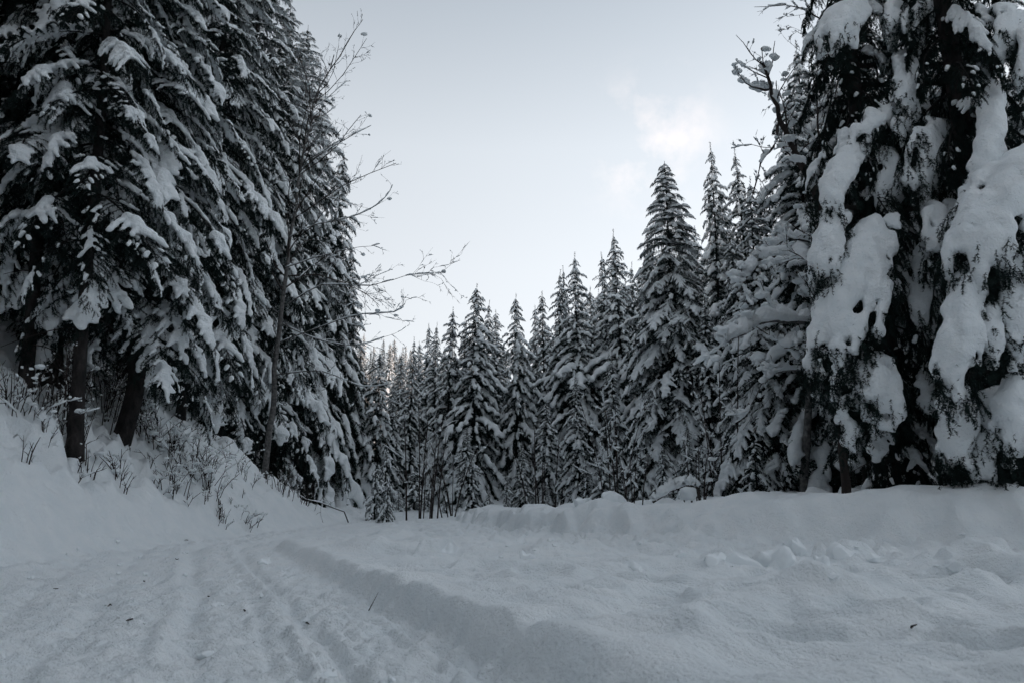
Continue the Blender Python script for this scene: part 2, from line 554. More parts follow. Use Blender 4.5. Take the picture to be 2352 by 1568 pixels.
# ------------------------------------------------------------------ snow bodies: distance field -> surface
def surface(Fv, org, h):
    """naive surface nets of a field that is negative inside"""
    ins = Fv < 0
    nx, ny, nz = Fv.shape
    corners = [(i, j, k) for i in (0, 1) for j in (0, 1) for k in (0, 1)]
    cnt = np.zeros((nx - 1, ny - 1, nz - 1), dtype=np.int8)
    for (i, j, k) in corners:
        cnt += ins[i:nx - 1 + i, j:ny - 1 + j, k:nz - 1 + k]
    act = (cnt > 0) & (cnt < 8)
    ci, cj, ck = np.nonzero(act)
    vid = np.full(act.shape, -1, dtype=np.int32)
    vid[act] = np.arange(len(ci))
    acc = np.zeros((len(ci), 3))
    num = np.zeros(len(ci))
    for a in corners:
        for ax in range(3):
            if a[ax] == 1:
                continue
            b = list(a)
            b[ax] = 1
            fa = Fv[ci + a[0], cj + a[1], ck + a[2]]
            fb = Fv[ci + b[0], cj + b[1], ck + b[2]]
            m = (fa < 0) != (fb < 0)
            t = np.where(m, fa / np.where(m, fa - fb, 1), 0)
            p = np.array(a, dtype=float)[None, :].repeat(len(ci), 0)
            p[:, ax] = t
            acc += p * m[:, None]
            num += m
    V = (acc / np.maximum(num, 1)[:, None] + np.stack([ci, cj, ck], -1)) * h + org
    quads = []
    for ax in range(3):
        sl0 = [slice(None)] * 3
        sl1 = [slice(None)] * 3
        sl0[ax] = slice(0, -1)
        sl1[ax] = slice(1, None)
        f0, f1 = ins[tuple(sl0)], ins[tuple(sl1)]
        ch = f0 != f1
        i, j, k = np.nonzero(ch)
        e = np.stack([i, j, k], -1)
        o1, o2 = [(1, 2), (2, 0), (0, 1)][ax]
        ok = (e[:, o1] > 0) & (e[:, o2] > 0) & (e[:, o1] < vid.shape[o1]) & (e[:, o2] < vid.shape[o2])
        e = e[ok]
        fl = f0[tuple(e.T)]

        def g(d1, d2):
            q = e.copy()
            q[:, o1] -= d1
            q[:, o2] -= d2
            return vid[q[:, 0], q[:, 1], q[:, 2]]
        q = np.stack([g(1, 1), g(0, 1), g(0, 0), g(1, 0)], -1)
        q[~fl] = q[~fl][:, ::-1]
        quads.append(q[(q >= 0).all(1)])
    return V, np.concatenate(quads)


def snow_body(caps, h, k=0.05, namp=0.03, nfreq=7.0, seed=0, zs=1.0, low=1.0):
    """caps: list of (a, b, ra, rb): smooth union of tapered capsules with a lumpy skin"""
    A = np.array([c[0] for c in caps])
    B = np.array([c[1] for c in caps])
    rm = max(max(c[2], c[3]) for c in caps)
    lo = np.minimum(A, B).min(0) - rm - 3 * h - namp
    hi = np.maximum(A, B).max(0) + rm + 3 * h + namp
    n = np.ceil((hi - lo) / h).astype(int) + 1
    Fv = np.full(n, 1.0, dtype=np.float32)
    gx, gy, gz = [lo[i] + np.arange(n[i]) * h for i in range(3)]
    for a, b, ra, rb in caps:
        m = max(ra, rb) + k + namp + 2 * h
        i0 = np.maximum(np.floor((np.minimum(a, b) - m - lo) / h).astype(int), 0)
        i1 = np.minimum(np.ceil((np.maximum(a, b) + m - lo) / h).astype(int) + 1, n)
        X = gx[i0[0]:i1[0]][:, None, None]
        Y = gy[i0[1]:i1[1]][None, :, None]
        Z = gz[i0[2]:i1[2]][None, None, :]
        d = np.asarray(b) - np.asarray(a)
        dd = max(d @ d, 1e-9)
        t = np.clip(((X - a[0]) * d[0] + (Y - a[1]) * d[1] + (Z - a[2]) * d[2]) / dd, 0, 1)
        dz_ = Z - a[2] - t * d[2]
        q = np.sqrt((X - a[0] - t * d[0]) ** 2 + (Y - a[1] - t * d[1]) ** 2 + (dz_ * np.where(dz_ < 0, zs * low, zs)) ** 2) - (ra + (rb - ra) * t)
        s = Fv[i0[0]:i1[0], i0[1]:i1[1], i0[2]:i1[2]]
        hh = np.maximum(k - np.abs(s - q), 0) / k
        Fv[i0[0]:i1[0], i0[1]:i1[1], i0[2]:i1[2]] = np.minimum(s, q) - hh * hh * k * 0.25
    m = Fv < 0.2
    ii = np.nonzero(m)
    px, py, pz = gx[ii[0]], gy[ii[1]], gz[ii[2]]
    Fv[m] += (namp * noise3(px * nfreq, py * nfreq, pz * nfreq, seed) + namp * 0.5 * noise3(px * nfreq * 2.3, py * nfreq * 2.3, pz * nfreq * 2.3, seed + 5)).astype(np.float32)
    return surface(Fv, lo, h)


# ------------------------------------------------------------------ spruce boughs
def curve_from(start, az, p0, p1, length, n, rng=None, wig=0.0):
    """polyline whose pitch goes from p0 to p1 along its length"""
    pts = [np.array(start, dtype=float)]
    for i in range(n):
        t = (i + 0.5) / n
        p = p0 + (p1 - p0) * t
        a = az + (rng.uniform(-wig, wig) if rng else 0)
        st = length / n
        pts.append(pts[-1] + np.array([math.cos(a) * math.cos(p), math.sin(a) * math.cos(p), math.sin(p)]) * st)
    return np.array(pts)


def bough_skeleton(rng, L=3.0, p0=R(2), p1=R(-48), width=0.95, nlat=26, hang=R(-50), sub=7, sublen=0.22):
    ax = curve_from((0, 0, 0), 0, p0, p1, L, 12, rng, 0.10)
    lats, subs = [], []
    for i in range(nlat):
        t = 0.04 + 0.96 * (i + rng.random()) / nlat
        f = t * 12
        k = min(int(f), 11)
        base = ax[k] + (ax[k + 1] - ax[k]) * (f - k)
        pit = p0 + (p1 - p0) * t
        side = 1 if i % 2 else -1
        ln = width * (0.35 + 0.65 * math.sin(math.pi * min(1, 0.18 + t * 0.78))) * rng.uniform(0.7, 1.15)
        ang = side * rng.uniform(R(42), R(70)) * (1 - 0.55 * max(0, t - 0.7) / 0.3)
        lp = curve_from(base, ang, pit * 0.6, hang * rng.uniform(0.7, 1.2), ln, 5, rng, 0.12)
        lats.append((t, side, lp))
        for j in range(sub):
            tt = 0.2 + 0.8 * (j + rng.random()) / sub
            g = tt * 5
            kk = min(int(g), 4)
            sb = lp[kk] + (lp[kk + 1] - lp[kk]) * (g - kk)
            sl = sublen * rng.uniform(0.6, 1.4) * (1.15 - 0.5 * tt)
            sa = ang + rng.choice((-1, 1)) * rng.uniform(0.4, 1.1)
            subs.append(curve_from(sb, sa, hang * 0.7, R(-78), sl, 2, rng, 0.2))
    return ax, lats, subs


def needle_mesh(polys, dens, nl, nw, rng, jit=0.9):
    """triangular needle sprays along polylines"""
    P0 = np.concatenate([p[:-1] for p in polys])
    P1 = np.concatenate([p[1:] for p in polys])
    ln = np.linalg.norm(P1 - P0, axis=1)
    cnt = np.maximum(1, np.round(ln * dens + rng.random(len(ln)) - 0.5)).astype(int)
    id_ = np.repeat(np.arange(len(ln)), cnt)
    t = rng.random(len(id_))[:, None]
    d = (P1 - P0)[id_] / np.maximum(ln[id_], 1e-6)[:, None]
    pos = P0[id_] + (P1 - P0)[id_] * t
    rv = rng.normal(size=pos.shape)
    rv -= (rv * d).sum(1)[:, None] * d
    rv /= np.linalg.norm(rv, axis=1)[:, None] + 1e-9
    nd = d * rng.uniform(0.35, 1.0, (len(pos), 1)) + rv * jit
    nd /= np.linalg.norm(nd, axis=1)[:, None]
    sd = np.cross(nd, rng.normal(size=pos.shape))
    sd /= np.linalg.norm(sd, axis=1)[:, None] + 1e-9
    l = nl * rng.uniform(0.6, 1.3, (len(pos), 1))
    w = nw * rng.uniform(0.7, 1.3, (len(pos), 1)) * 0.5
    V = np.stack([pos - sd * w, pos + sd * w, pos + nd * l], 1).reshape(-1, 3)
    return V, np.arange(len(V)).reshape(-1, 3)


def tube(pts, radii, sides=5):
    pts = np.asarray(pts, dtype=float)
    n = len(pts)
    tan = np.gradient(pts, axis=0)
    tan /= np.linalg.norm(tan, axis=1)[:, None] + 1e-9
    ref = np.where(np.abs(tan[:, 2:3]) > 0.9, np.array([[1.0, 0, 0]]), np.array([[0, 0, 1.0]]))
    u = np.cross(tan, ref)
    u /= np.linalg.norm(u, axis=1)[:, None] + 1e-9
    v = np.cross(u, tan)
    a = np.arange(sides) * 2 * math.pi / sides
    ring = u[:, None, :] * np.cos(a)[None, :, None] + v[:, None, :] * np.sin(a)[None, :, None]
    V = (pts[:, None, :] + ring * np.asarray(radii)[:, None, None]).reshape(-1, 3)
    i = np.arange(n - 1)[:, None] * sides
    j = np.arange(sides)[None, :]
    j2 = (j + 1) % sides
    q = np.stack([i + j, i + j2, i + sides + j2, i + sides + j], -1).reshape(-1, 4)
    return V, q


def join(parts):
    vs_, fs, off = [], [], 0
    for v, f in parts:
        vs_.append(v)
        fs.append(f + off)
        off += len(v)
    return np.concatenate(vs_), np.concatenate(fs)


def bough_snow_caps(rng, ax, lats, rpad=(0.09, 0.19), npads=3, cover=0.75, small=0.35, up=0.55, lat_r=0.55, tmin=0.15):
    caps = []
    n = len(ax) - 1

    def axp(t):
        f = min(max(t, 0), 0.9999) * n
        k = int(f)
        return ax[k] + (ax[k + 1] - ax[k]) * (f - k)
    spans = []
    t = tmin + rng.uniform(0, 0.08)
    while t < 0.97:
        ln = rng.uniform(0.16, 0.36)
        if rng.random() < cover:
            spans.append((t, min(1.02, t + ln), rng.uniform(*rpad)))
        t += ln + rng.uniform(0.0, 0.09)
    for t0, t1, r in spans:
        m = max(3, int((t1 - t0) * 14))
        prev = None
        for i in range(m + 1):
            tt = t0 + (t1 - t0) * i / m
            rr = r * (0.55 + 0.45 * math.sin(math.pi * (0.12 + 0.8 * i / m))) * rng.uniform(0.85, 1.12)
            p = axp(tt) + np.array([0, rng.uniform(-.3, .3) * r, rr * up])
            if prev is not None:
                caps.append((prev[0], p, prev[1], rr))
            prev = (p, rr)
        for (lt, side, lp) in lats:
            if t0 - 0.03 < lt < t1 + 0.02 and rng.random() < 0.85:
                r1 = r * lat_r * rng.uniform(0.75, 1.15)
                kmax = rng.choice((2, 3, 3, 4, 4, 5))
                pv = None
                for k in range(kmax + 1):
                    rr = r1 * (1 - 0.45 * k / 5) * rng.uniform(0.85, 1.15)
                    p = lp[k] + np.array([0, 0, rr * up])
                    if pv is not None:
                        caps.append((pv[0], p, pv[1], rr))
                    pv = (p, rr)
    for (lt, side, lp) in lats:
        if rng.random() < small:
            k = rng.integers(1, 4)
            rr = rng.uniform(0.025, 0.055)
            caps.append((lp[k] + np.array([0, 0, rr * 0.6]), lp[k + 1] + np.array([0, 0, rr * 0.5]), rr, rr * 0.8))
    return caps


def make_bough(seed, voxel, dens, nl, nw, name, snow=True, sk=None, sn=None, namp=0.028, nfreq=8.0, stems=True, ksm=0.05):
    rng = np.random.default_rng(seed)
    sk = dict(sk or {})
    ax, lats, subs = bough_skeleton(rng, **sk)
    nv, nf = needle_mesh([ax[1:]] + [l[2] for l in lats] + subs, dens, nl, nw, rng)
    tubes = [tube(ax, np.linspace(0.028, 0.006, len(ax)), 5)]
    if stems:
        tubes += [tube(l[2], np.linspace(0.008, 0.003, 6), 3) for l in lats]
    tv, tf = join(tubes)
    sv = sf = None
    if snow:
        caps = bough_snow_caps(rng, ax, lats, **(sn or {}))
        if caps:
            sv, sf = snow_body(caps, voxel, ksm, namp, nfreq, seed, low=1.8)
    return dict(nv=nv, nf=nf, tv=tv, tf=tf, sv=sv, sf=sf, L=sk.get('L', 3.0))


def bough_meshes(b, name='bough'):
    V = np.concatenate([b['nv'], b['tv']])
    me = np_mesh(name, V, [(b['nf'], 0), (b['tf'] + len(b['nv']), 1)], [M_NEEDLE, M_BARK])
    ms = np_mesh('snow_load', b['sv'], [(b['sf'], 0)], [M_LOAD]) if b['sv'] is not None else None
    return me, ms


NEAR = []
for i in range(9):
    snow_i = dict(rpad=(0.09, 0.20), cover=(0.9, 0.75, 0.6)[i % 3], small=0.5)
    NEAR.append(bough_meshes(make_bough(100 + i, 0.03, 200, 0.042, 0.0115, 'bough', sk=dict(L=3.0, p0=R(4 - 4 * (i % 3)), p1=R(-44 - 6 * (i % 4)), width=0.85 + 0.1 * (i % 3), nlat=28, hang=R(-58)), sn=snow_i)))
BARE = []      # boughs of the shaded underside, hardly any snow
for i in range(3):
    BARE.append(bough_meshes(make_bough(140 + i, 0.03, 190, 0.042, 0.0115, 'bough', sk=dict(L=3.0, p0=R(-2), p1=R(-55), width=0.9, nlat=28, hang=R(-65)), sn=dict(rpad=(0.05, 0.08), cover=0.15, small=0.35))))
HANG = []      # weeping boughs of the old spruces on the right
for i in range(5):
    HANG.append(bough_meshes(make_bough(160 + i, 0.03, 260, 0.036, 0.0095, 'bough', sk=dict(L=2.4, p0=R(-15), p1=R(-80), width=0.6, nlat=24, hang=R(-84), sub=9, sublen=0.34), sn=dict(rpad=(0.10, 0.20), cover=(0.8, 0.4, 0.75, 0.9, 0.2)[i], small=0.4, lat_r=0.6))))
DARKHANG = []
for i in range(2):
    DARKHANG.append(bough_meshes(make_bough(170 + i, 0.03, 300, 0.036, 0.0095, 'bough', sk=dict(L=2.4, p0=R(-15), p1=R(-80), width=0.6, nlat=24, hang=R(-84), sub=9, sublen=0.36), sn=dict(rpad=(0.05, 0.07), cover=0.2, small=0.25))))
SLIM = []      # slimmer boughs for tree tops
for i in range(4):
    SLIM.append(bough_meshes(make_bough(180 + i, 0.034, 180, 0.045, 0.0125, 'bough', sk=dict(L=3.0, p0=R(16), p1=R(-38), width=0.75, nlat=24, hang=R(-40)), sn=dict(rpad=(0.12, 0.22), cover=0.85, small=0.4))))


def spruce_profile(f):
    """crown radius share at share f of the crown's height from its foot"""
    return (1 - f) ** 0.72 * min(1.0, 0.78 + 1.6 * f) + 0.05


def trunk_mesh(h, r0, bend=None, seed=0, mat=None, sides=12):
    n = 30
    z = -0.5 + (h + 0.5) * np.linspace(0, 1, n) ** 1.6
    pts = np.zeros((n, 3))
    pts[:, 2] = z
    if bend:
        for bz, bw, bx in bend:
            pts[:, 0] += bx * np.exp(-((z - bz) / bw) ** 2)
    pts[:, 0] += 0.03 * np.sin(z * 0.7 + seed)
    rad = r0 * (1 - np.clip(z / h, 0, 1)) ** 0.9 + 0.010
    rad *= 1 + 0.35 * np.exp(-np.maximum(z, 0) / 0.35)
    v, q = tube(pts, rad, sides)
    return np_mesh('trunk', v, [(q, 0)], [mat or M_BARK])


def near_spruce(label, x, y, h, crown0, rad, n, seed, r0=0.2, protos=None, bare_below=0.0, group=None, bend=None, pitch=(-27, 4), bare_dark=0.15, lean=0.0, az_wt=None, zpow=1.0, top=None, stubs=10):
    rng = np.random.default_rng(seed)
    z0 = H(x, y)
    t = link('spruce_tree', None, loc=(x, y, z0), rot=(0, lean, 0))
    tag(t, label, 'tree', group)
    link('trunk', trunk_mesh(h, r0, bend, seed), t)
    protos = protos or NEAR
    az = rng.uniform(0, 6.28)
    for i in range(n):
        f = ((i + rng.random()) / n) ** zpow
        zz = crown0 + (h * 0.985 - crown0) * f
        L = rad * spruce_profile(f) * rng.uniform(0.8, 1.15)
        az += 2.39996 + rng.uniform(-0.35, 0.35)
        if f < bare_below or rng.random() < bare_dark:
            me, ms = (DARKHANG if protos is HANG else BARE)[rng.integers(2)]
        elif f > 0.72:
            me, ms = SLIM[rng.integers(len(SLIM))]
        else:
            me, ms = protos[rng.integers(len(protos))]
        pit = R(pitch[0] + (pitch[1] - pitch[0]) * f + rng.uniform(-9, 9))
        s = L / 3.0
        sz = s * 0.55 + 0.45 * max(s, 0.45)
        b = link('bough', me, t, (0, 0, zz), (rng.uniform(-.3, .3), -pit, az), (s, sz * rng.choice((-1, 1)) * rng.uniform(0.8, 1.2), sz))
        if ms:
            link('snow_load', ms, b)['kind'] = 'stuff'
    # dead stubs on the bare stem
    for i in range(stubs):
        zz = rng.uniform(0.8, crown0 + 1)
        a = rng.uniform(0, 6.28)
        p = curve_from((0, 0, zz), a, R(-5), R(-35), rng.uniform(0.5, 1.5), 5, rng, 0.3)
        v, q = tube(p, np.linspace(0.014, 0.004, 6), 4)
        link('dead_branch', np_mesh('dead_branch', v, [(q, 0)], [M_TWIG]), t)
    return t


# ------------------------------------------------------------------ the wood on the left bank
LG = 'tall spruces on the left bank'
P = at(24, 385, 13.0)
near_spruce('outermost slim dark bare stem at the left edge of the wood on the bank', P[0], P[1], 24, 3.6, 3.0, 140, 1, r0=0.11, lean=R(-4), group=LG, bare_below=0.06)
P = at(50, 372, 14.6)
near_spruce('thickest dark spruce trunk on the bank, between two slimmer bare stems', P[0], P[1], 27, 3.6, 3.5, 170, 2, r0=0.19, lean=R(-4), group=LG, bare_below=0.07)
P = at(78, 427, 12.6)
near_spruce('slim spruce stem on the bank rising from bare twigs, third from the left', P[0], P[1], 22, 3.8, 2.6, 125, 3, r0=0.11, lean=R(-4), group=LG, bare_below=0.06)
P = at(126, 453, 15.0)
near_spruce('big spruce with a curved trunk foot in a hollow of the snow bank', P[0], P[1], 22, 3.2, 3.3, 235, 4, r0=0.185, lean=R(-4), group=LG, bend=((2.0, 1.0, 0.20), (-0.3, 0.9, -0.22)), bare_below=0.03, bare_dark=0.08)
P = at(178, 447, 20.0)
near_spruce('snow-laden spruce behind the crest of the bank, its slim reddish stem showing', P[0], P[1], 22, 2.6, 3.4, 230, 5, r0=0.13, group=LG, bare_dark=0.10)
P = at(214, 470, 25.5)
near_spruce('broad snow-laden spruce on the bank just left of the pale bare trunk', P[0], P[1], 25, 2.4, 3.9, 230, 6, r0=0.18, group=LG, bare_dark=0.12)
P = at(250, 488, 31.0)
near_spruce('dark-footed spruce behind the pale leaning bare trunk on the bank', P[0], P[1], 25.5, 2.0, 4.2, 230, 7, r0=0.18, group=LG, bare_dark=0.15, bare_below=0.10)
A = at(308, 25, 36.0)
z0 = H(A[0], A[1])
near_spruce('spruce at the right edge of the left wood, righter of its twin tops', A[0], A[1], A[2] - z0, 1.2, 5.6, 295, 8, r0=0.2, group=LG, bare_dark=0.1, bare_below=0.10)
A = at(287, 25, 39.0)
z0 = H(A[0], A[1])
near_spruce('spruce with the lefter of the two twin tops above the left wood', A[0], A[1], A[2] - z0, 3, 4.2, 190, 9, r0=0.2, group=LG, bare_dark=0.1)


# ------------------------------------------------------------------ merged spruces for the middle distance
def merged_spruce(seed, h, rad, n, boughs, crown0=0.4, snowless=0.07, pitch=(-30, 4), prof=0.82, yscale=1.0):
    rng = np.random.default_rng(seed)
    NV, NF, SV, SF = [], [], [], []
    no = so = 0
    az = 0
    lob = rng.uniform(0, 6.28, 4)
    for i in range(n):
        f = ((i + rng.random()) / n) ** 0.97
        zz = crown0 + (h * 0.975 - crown0) * f
        az += 2.39996 + rng.uniform(-0.4, 0.4)
        if math.sin(f * 23 + lob[3]) + math.sin(az * 1.0 + f * 40) > 1.62:
            continue
        L = (rad * (1 - f) ** prof + 0.16) * rng.uniform(0.55, 1.32) * (0.8 + 0.2 * min(1, f * 8))
        L *= 1 + 0.16 * math.sin(az + lob[0] + f * 5) + 0.16 * math.sin(f * 31 + lob[1]) + 0.10 * math.sin(2 * az + f * 17 + lob[2])
        b = boughs[rng.integers(len(boughs))]
        s = L / b['L']
        sz = s * 0.65 + 0.35 * max(s, 0.5)
        pit = R(pitch[0] + (pitch[1] - pitch[0]) * f + rng.uniform(-17, 17))
        Mx = (Matrix.Translation((0, 0, zz)) @ Euler((rng.uniform(-.2, .2), -pit, az)).to_matrix().to_4x4() @ Matrix.Diagonal((s, sz * yscale, sz, 1)))
        m = np.array(Mx)
        NV.append(b['nv'] @ m[:3, :3].T + m[:3, 3])
        NF.append(b['nf'] + no)
        no += len(b['nv'])
        if b['sv'] is not None and rng.random() > snowless:
            SV.append(b['sv'] @ m[:3, :3].T + m[:3, 3])
            SF.append(b['sf'] + so)
            so += len(b['sv'])
    # leader shoot
    top = curve_from((0, 0, h * 0.93), 0, R(90), R(86), h * 0.075, 3)
    v, fc = needle_mesh([top], 120, 0.10, 0.02, rng)
    NV.append(v)
    NF.append(fc + no)
    crown = np_mesh('crown', np.concatenate(NV), [(np.concatenate(NF), 0)], [M_NEEDLE])
    load = np_mesh('snow_load', np.concatenate(SV), [(np.concatenate(SF), 0)], [M_LOAD]) if SV else None
    return dict(h=h, crown=crown, load=load, trunk=trunk_mesh(h * 0.96, 0.0085 * h + 0.01, None, seed, sides=7))


FARB = [make_bough(320 + i, 0.105, 36, 0.13, 0.044, 'b', sk=dict(L=2.4, p0=R(10), p1=R(-50), width=0.62, nlat=12, hang=R(-50), sub=3, sublen=0.26), sn=dict(rpad=(0.13, 0.23), cover=(0.95, 0.85, 0.7)[i % 3], small=0.2, lat_r=0.62), stems=False, namp=0.035, nfreq=6) for i in range(6)]
STB = [make_bough(340 + i, 0.11, 30, 0.135, 0.046, 'b', sk=dict(L=2.4, p0=R(0), p1=R(-50), width=0.7, nlat=12, hang=R(-55), sub=3, sublen=0.26), sn=dict(rpad=(0.08, 0.12), cover=0.25, small=0.15), stems=False, namp=0.03, nfreq=6) for i in range(4)]

FARS = [merged_spruce(410, 16, 2.7, 280, FARB, 0.3, prof=0.74), merged_spruce(411, 16, 2.3, 260, FARB, 0.5, prof=0.8), merged_spruce(412, 15, 3.0, 270, FARB, 0.3, prof=0.7), merged_spruce(413, 14, 2.0, 220, FARB, 0.3, prof=0.78)]
STANDS = [merged_spruce(420, 22, 3.4, 210, STB, 4.2, 0.5), merged_spruce(421, 20, 3.1, 190, STB, 3.0, 0.5)]
TINY = [merged_spruce(430, 4.0, 0.95, 46, FARB, 0.1, prof=0.8), merged_spruce(431, 3.0, 0.85, 36, FARB, 0.05, prof=0.7)]


def place_spruce(kind, label, x, y, h, rot, group=None, wide=1.0, sink=0.0, name='spruce_tree'):
    t = link(name, None, loc=(x, y, H(x, y) - sink), rot=(0, 0, rot))
    s = h / kind['h']
    t.scale = (s * wide, s * wide, s)
    t.rotation_euler = (0.022 * math.sin(x * 3.1), 0.022 * math.sin(y * 2.3 + x), rot)
    tag(t, label, 'tree', group)
    link('trunk', kind['trunk'], t)
    link('crown', kind['crown'], t)['kind'] = 'stuff'
    if kind['load']:
        link('snow_load', kind['load'], t)['kind'] = 'stuff'
    return t


def peak(u, v, Y, kind, label, wide=1.0, group='pointed snowy spruces along the far side', rot=None):
    a = at(u, v, Y)
    z = H(a[0], a[1])
    h = a[2] - z
    return place_spruce(kind, label, a[0], a[1], h, rot if rot is not None else (u * 7.13) % 6.28, group, wide)


def near_peak(u, v, Y, rad, n, seed, label, **kw):
    a = at(u, v, Y)
    near_spruce(label, a[0], a[1], a[2] - H(a[0], a[1]), 0.5, rad, n, seed, r0=0.15, group='pointed snowy spruces along the far side', stubs=0, **kw)


near_peak(664, 161, 28.5, 3.3, 280, 61, 'largest snow-laden spruce right of centre, in front of the taller thin tops', bare_dark=0.05)
peak(704, 145, 33.5, FARS[1], 'thin-topped spruce, tallest peak just right of the largest centre-right spruce', 0.85)
peak(742, 149, 32.0, FARS[1], 'narrow spruce top beside the leaning snag, right of the tallest thin peak', 0.9, rot=1.0)
peak(640, 228, 37, FARS[1], 'spruce peak tucked against the left side of the largest centre-right spruce', 1.0)
peak(620, 231, 40, FARS[0], 'slender spruce peak, one of two level tops left of the largest spruce', 0.9)
peak(603, 255, 42, FARS[3], 'spruce with a close double top between two taller slender peaks', 1.0)
peak(609.5, 257, 47, FARS[1], 'hinder of the two close tops between taller slender peaks', 0.8)
peak(577, 254, 41, FARS[0], 'broad-shouldered pointed spruce, highest of the group right of the gap', 0.95)
peak(566, 268, 48, FARS[1], 'thin spruce top peeping between two peaks right of the gap', 0.8)
peak(555, 270, 43, FARS[1], 'narrow column-like spruce at the right side of the sky gap', 0.95)
peak(535, 306, 50, FARS[3], 'low thin spruce tip in the notch of the treeline', 0.9)
peak(517, 295, 45, FARS[2], 'spruce with dark hollow front left of the notch in the treeline', 0.8)
peak(498, 309, 50, FARS[3], 'rightmost of the small tops behind the tallest centre spruce', 1.1)
peak(487, 302, 48, FARS[1], 'small top close behind the right shoulder of the tallest centre spruce', 0.9)
peak(473, 282, 43, FARS[2], 'tallest spruce at the centre with wide sweeping snowy arms', 0.95)
peak(448, 307, 45, FARS[0], 'pointed spruce just left of the tallest centre spruce', 0.95)
peak(436, 324, 49, FARS[1], 'righter of two narrow level tops left of centre', 0.9)
peak(426, 324, 52, FARS[3], 'lefter of two narrow level tops left of centre', 0.9)
peak(411, 337, 46, FARS[1], 'narrow snowy spruce left of centre before the sunlit tops', 0.9)
peak(418, 341, 58, FARS[3], 'slight thin tip behind the narrow spruce left of centre', 0.9)
peak(336, 150, 40, FARS[2], 'dark spruce at the outer edge of the left wood behind the bare twigs', 0.72, LG)
peak(356, 240, 42, FARS[0], 'lower spruce stepping down from the left wood to the gap', 0.8, LG)
peak(381, 350, 42, FARS[2], 'spruce half hidden beside the dark edge of the left wood', 0.9)
peak(395, 380, 45, FARS[0], 'lower spruce below the sunlit far tops', 0.9)
for u, v, Y, kd, w, lb in (
        (628, 262, 44, 1, 0.95, 'dim spruce top between the level tops and the largest spruce'), (653, 250, 36, 3, 0.95, 'small top leaning on the right of the spruce beside the largest one'),
        (682, 215, 36, 2, 0.85, 'dark spruce close behind the right shoulder of the largest spruce'), (690, 262, 31, 0, 0.8, 'spruce filling the dip right of the largest spruce'),
        (723, 188, 37, 1, 0.85, 'top in the dip between the two thin tall peaks'), (733, 232, 29, 2, 0.85, 'broad spruce below the two thin tall peaks'),
        (765, 182, 33, 0, 0.85, 'spruce top just left of the snag stem'), (779, 205, 27, 3, 1.0, 'spruce shoulder behind the snag foot'),
        (590, 285, 46, 2, 0.8, 'dark top in the gap beside the broad-shouldered spruce'), (546, 292, 47, 3, 1.0, 'low top left of the narrow column-like spruce'),
        (461, 318, 47, 1, 0.9, 'top close behind the left shoulder of the tallest centre spruce'), (402, 352, 50, 0, 0.9, 'short top directly before the sunlit far trees')):
    peak(u, v, Y, FARS[kd], lb, w)
# second storey in front
peak(468, 425, 39, FARS[0], 'bushy young spruce at the foot of the tallest centre spruce', 1.35)
peak(545, 400, 38, FARS[2], 'rounded lower spruce in front, right of centre', 1.1)
peak(577, 372, 34, FARS[0], 'drooping lower spruce with heavy sprays left of the largest spruce', 0.95)
peak(612, 350, 35, FARS[1], 'slim lower spruce half behind the largest spruce', 1.0)
peak(520, 440, 37, FARS[1], 'small spruce at the end of the clearing', 1.3)
peak(700, 300, 27, FARS[0], 'full spruce behind the bent snowy limbs at centre right', 1.0)
near_peak(757, 330, 19.0, 2.6, 120, 62, 'dark weeping spruce under the snowy limb left of the old spruce', bare_dark=0.3, pitch=(-38, -5))
peak(800, 230, 24, FARS[1], 'spruce directly behind the leaning snag', 1.2)
peak(793, 165, 30, FARS[0], 'spruce behind the snag with its top above the limbs', 0.9)
peak(386, 447, 31, TINY[0], 'little snow-wrapped spruce at the edge of the dark wood', 1.0, 'young spruces at the end of the road')
peak(377, 465, 29.5, TINY[1], 'lower of two little spruces at the edge of the dark wood', 1.0, 'young spruces at the end of the road')
peak(388, 478, 28, TINY[1], 'smallest spruce standing in front at the end of the road', 0.9, 'young spruces at the end of the road')
peak(688, 420, 21, FARS[1], 'young spruce in front of the thicket at centre right', 1.2)

rngp = np.random.default_rng(77)
# dark stand behind the left bank
k = 0
for i in range(30):
    y = 11 + i * 1.25 + rngp.uniform(-1, 1)
    x = -11.5 - (i % 3) * 3.8 - rngp.uniform(0, 2.5) - max(0, 22 - y) * 0.10 - max(0, y - 30) * 0.25
    place_spruce(STANDS[i % 2], 'bare-stemmed spruce deep in the dark stand behind the bank', x, y, rngp.uniform(17, 25), rngp.uniform(0, 6), 'dark stand behind the bank')
for (u, Y) in ((232, 36), (262, 40), (300, 40), (322, 38), (340, 41), (352, 44), (362, 48), (330, 47), (285, 46), (205, 33), (160, 30), (150, 24), (110, 22)):
    a = at(u, 500, Y)
    place_spruce(STANDS[k % 2], 'slim spruce stem in the shade right of the bank', a[0], a[1], (15 if u < 300 else 9.5) + (k * 37 % 30) / 10, k * 1.7, 'dark stand behind the bank')
    k += 1
# wood behind the right edge
for i, (u, Y, h) in enumerate(((770, 22, 11), (815, 27, 16), (840, 18, 12), (858, 24, 18), (880, 30, 22), (905, 19, 15), (925, 26, 20), (950, 22, 18), (975, 17, 14), (1000, 27, 22), (1030, 20, 18), (1060, 26, 20), (1090, 18, 16), (868, 15.5, 7), (938, 14.8, 8), (1015, 14.5, 9))):
    a = at(u, 495, Y)
    place_spruce((FARS[0], STANDS[1], FARS[2])[i % 3], 'spruce in the shaded wood behind the old spruces on the right', a[0], a[1], h, i * 2.1, 'shaded wood on the right')
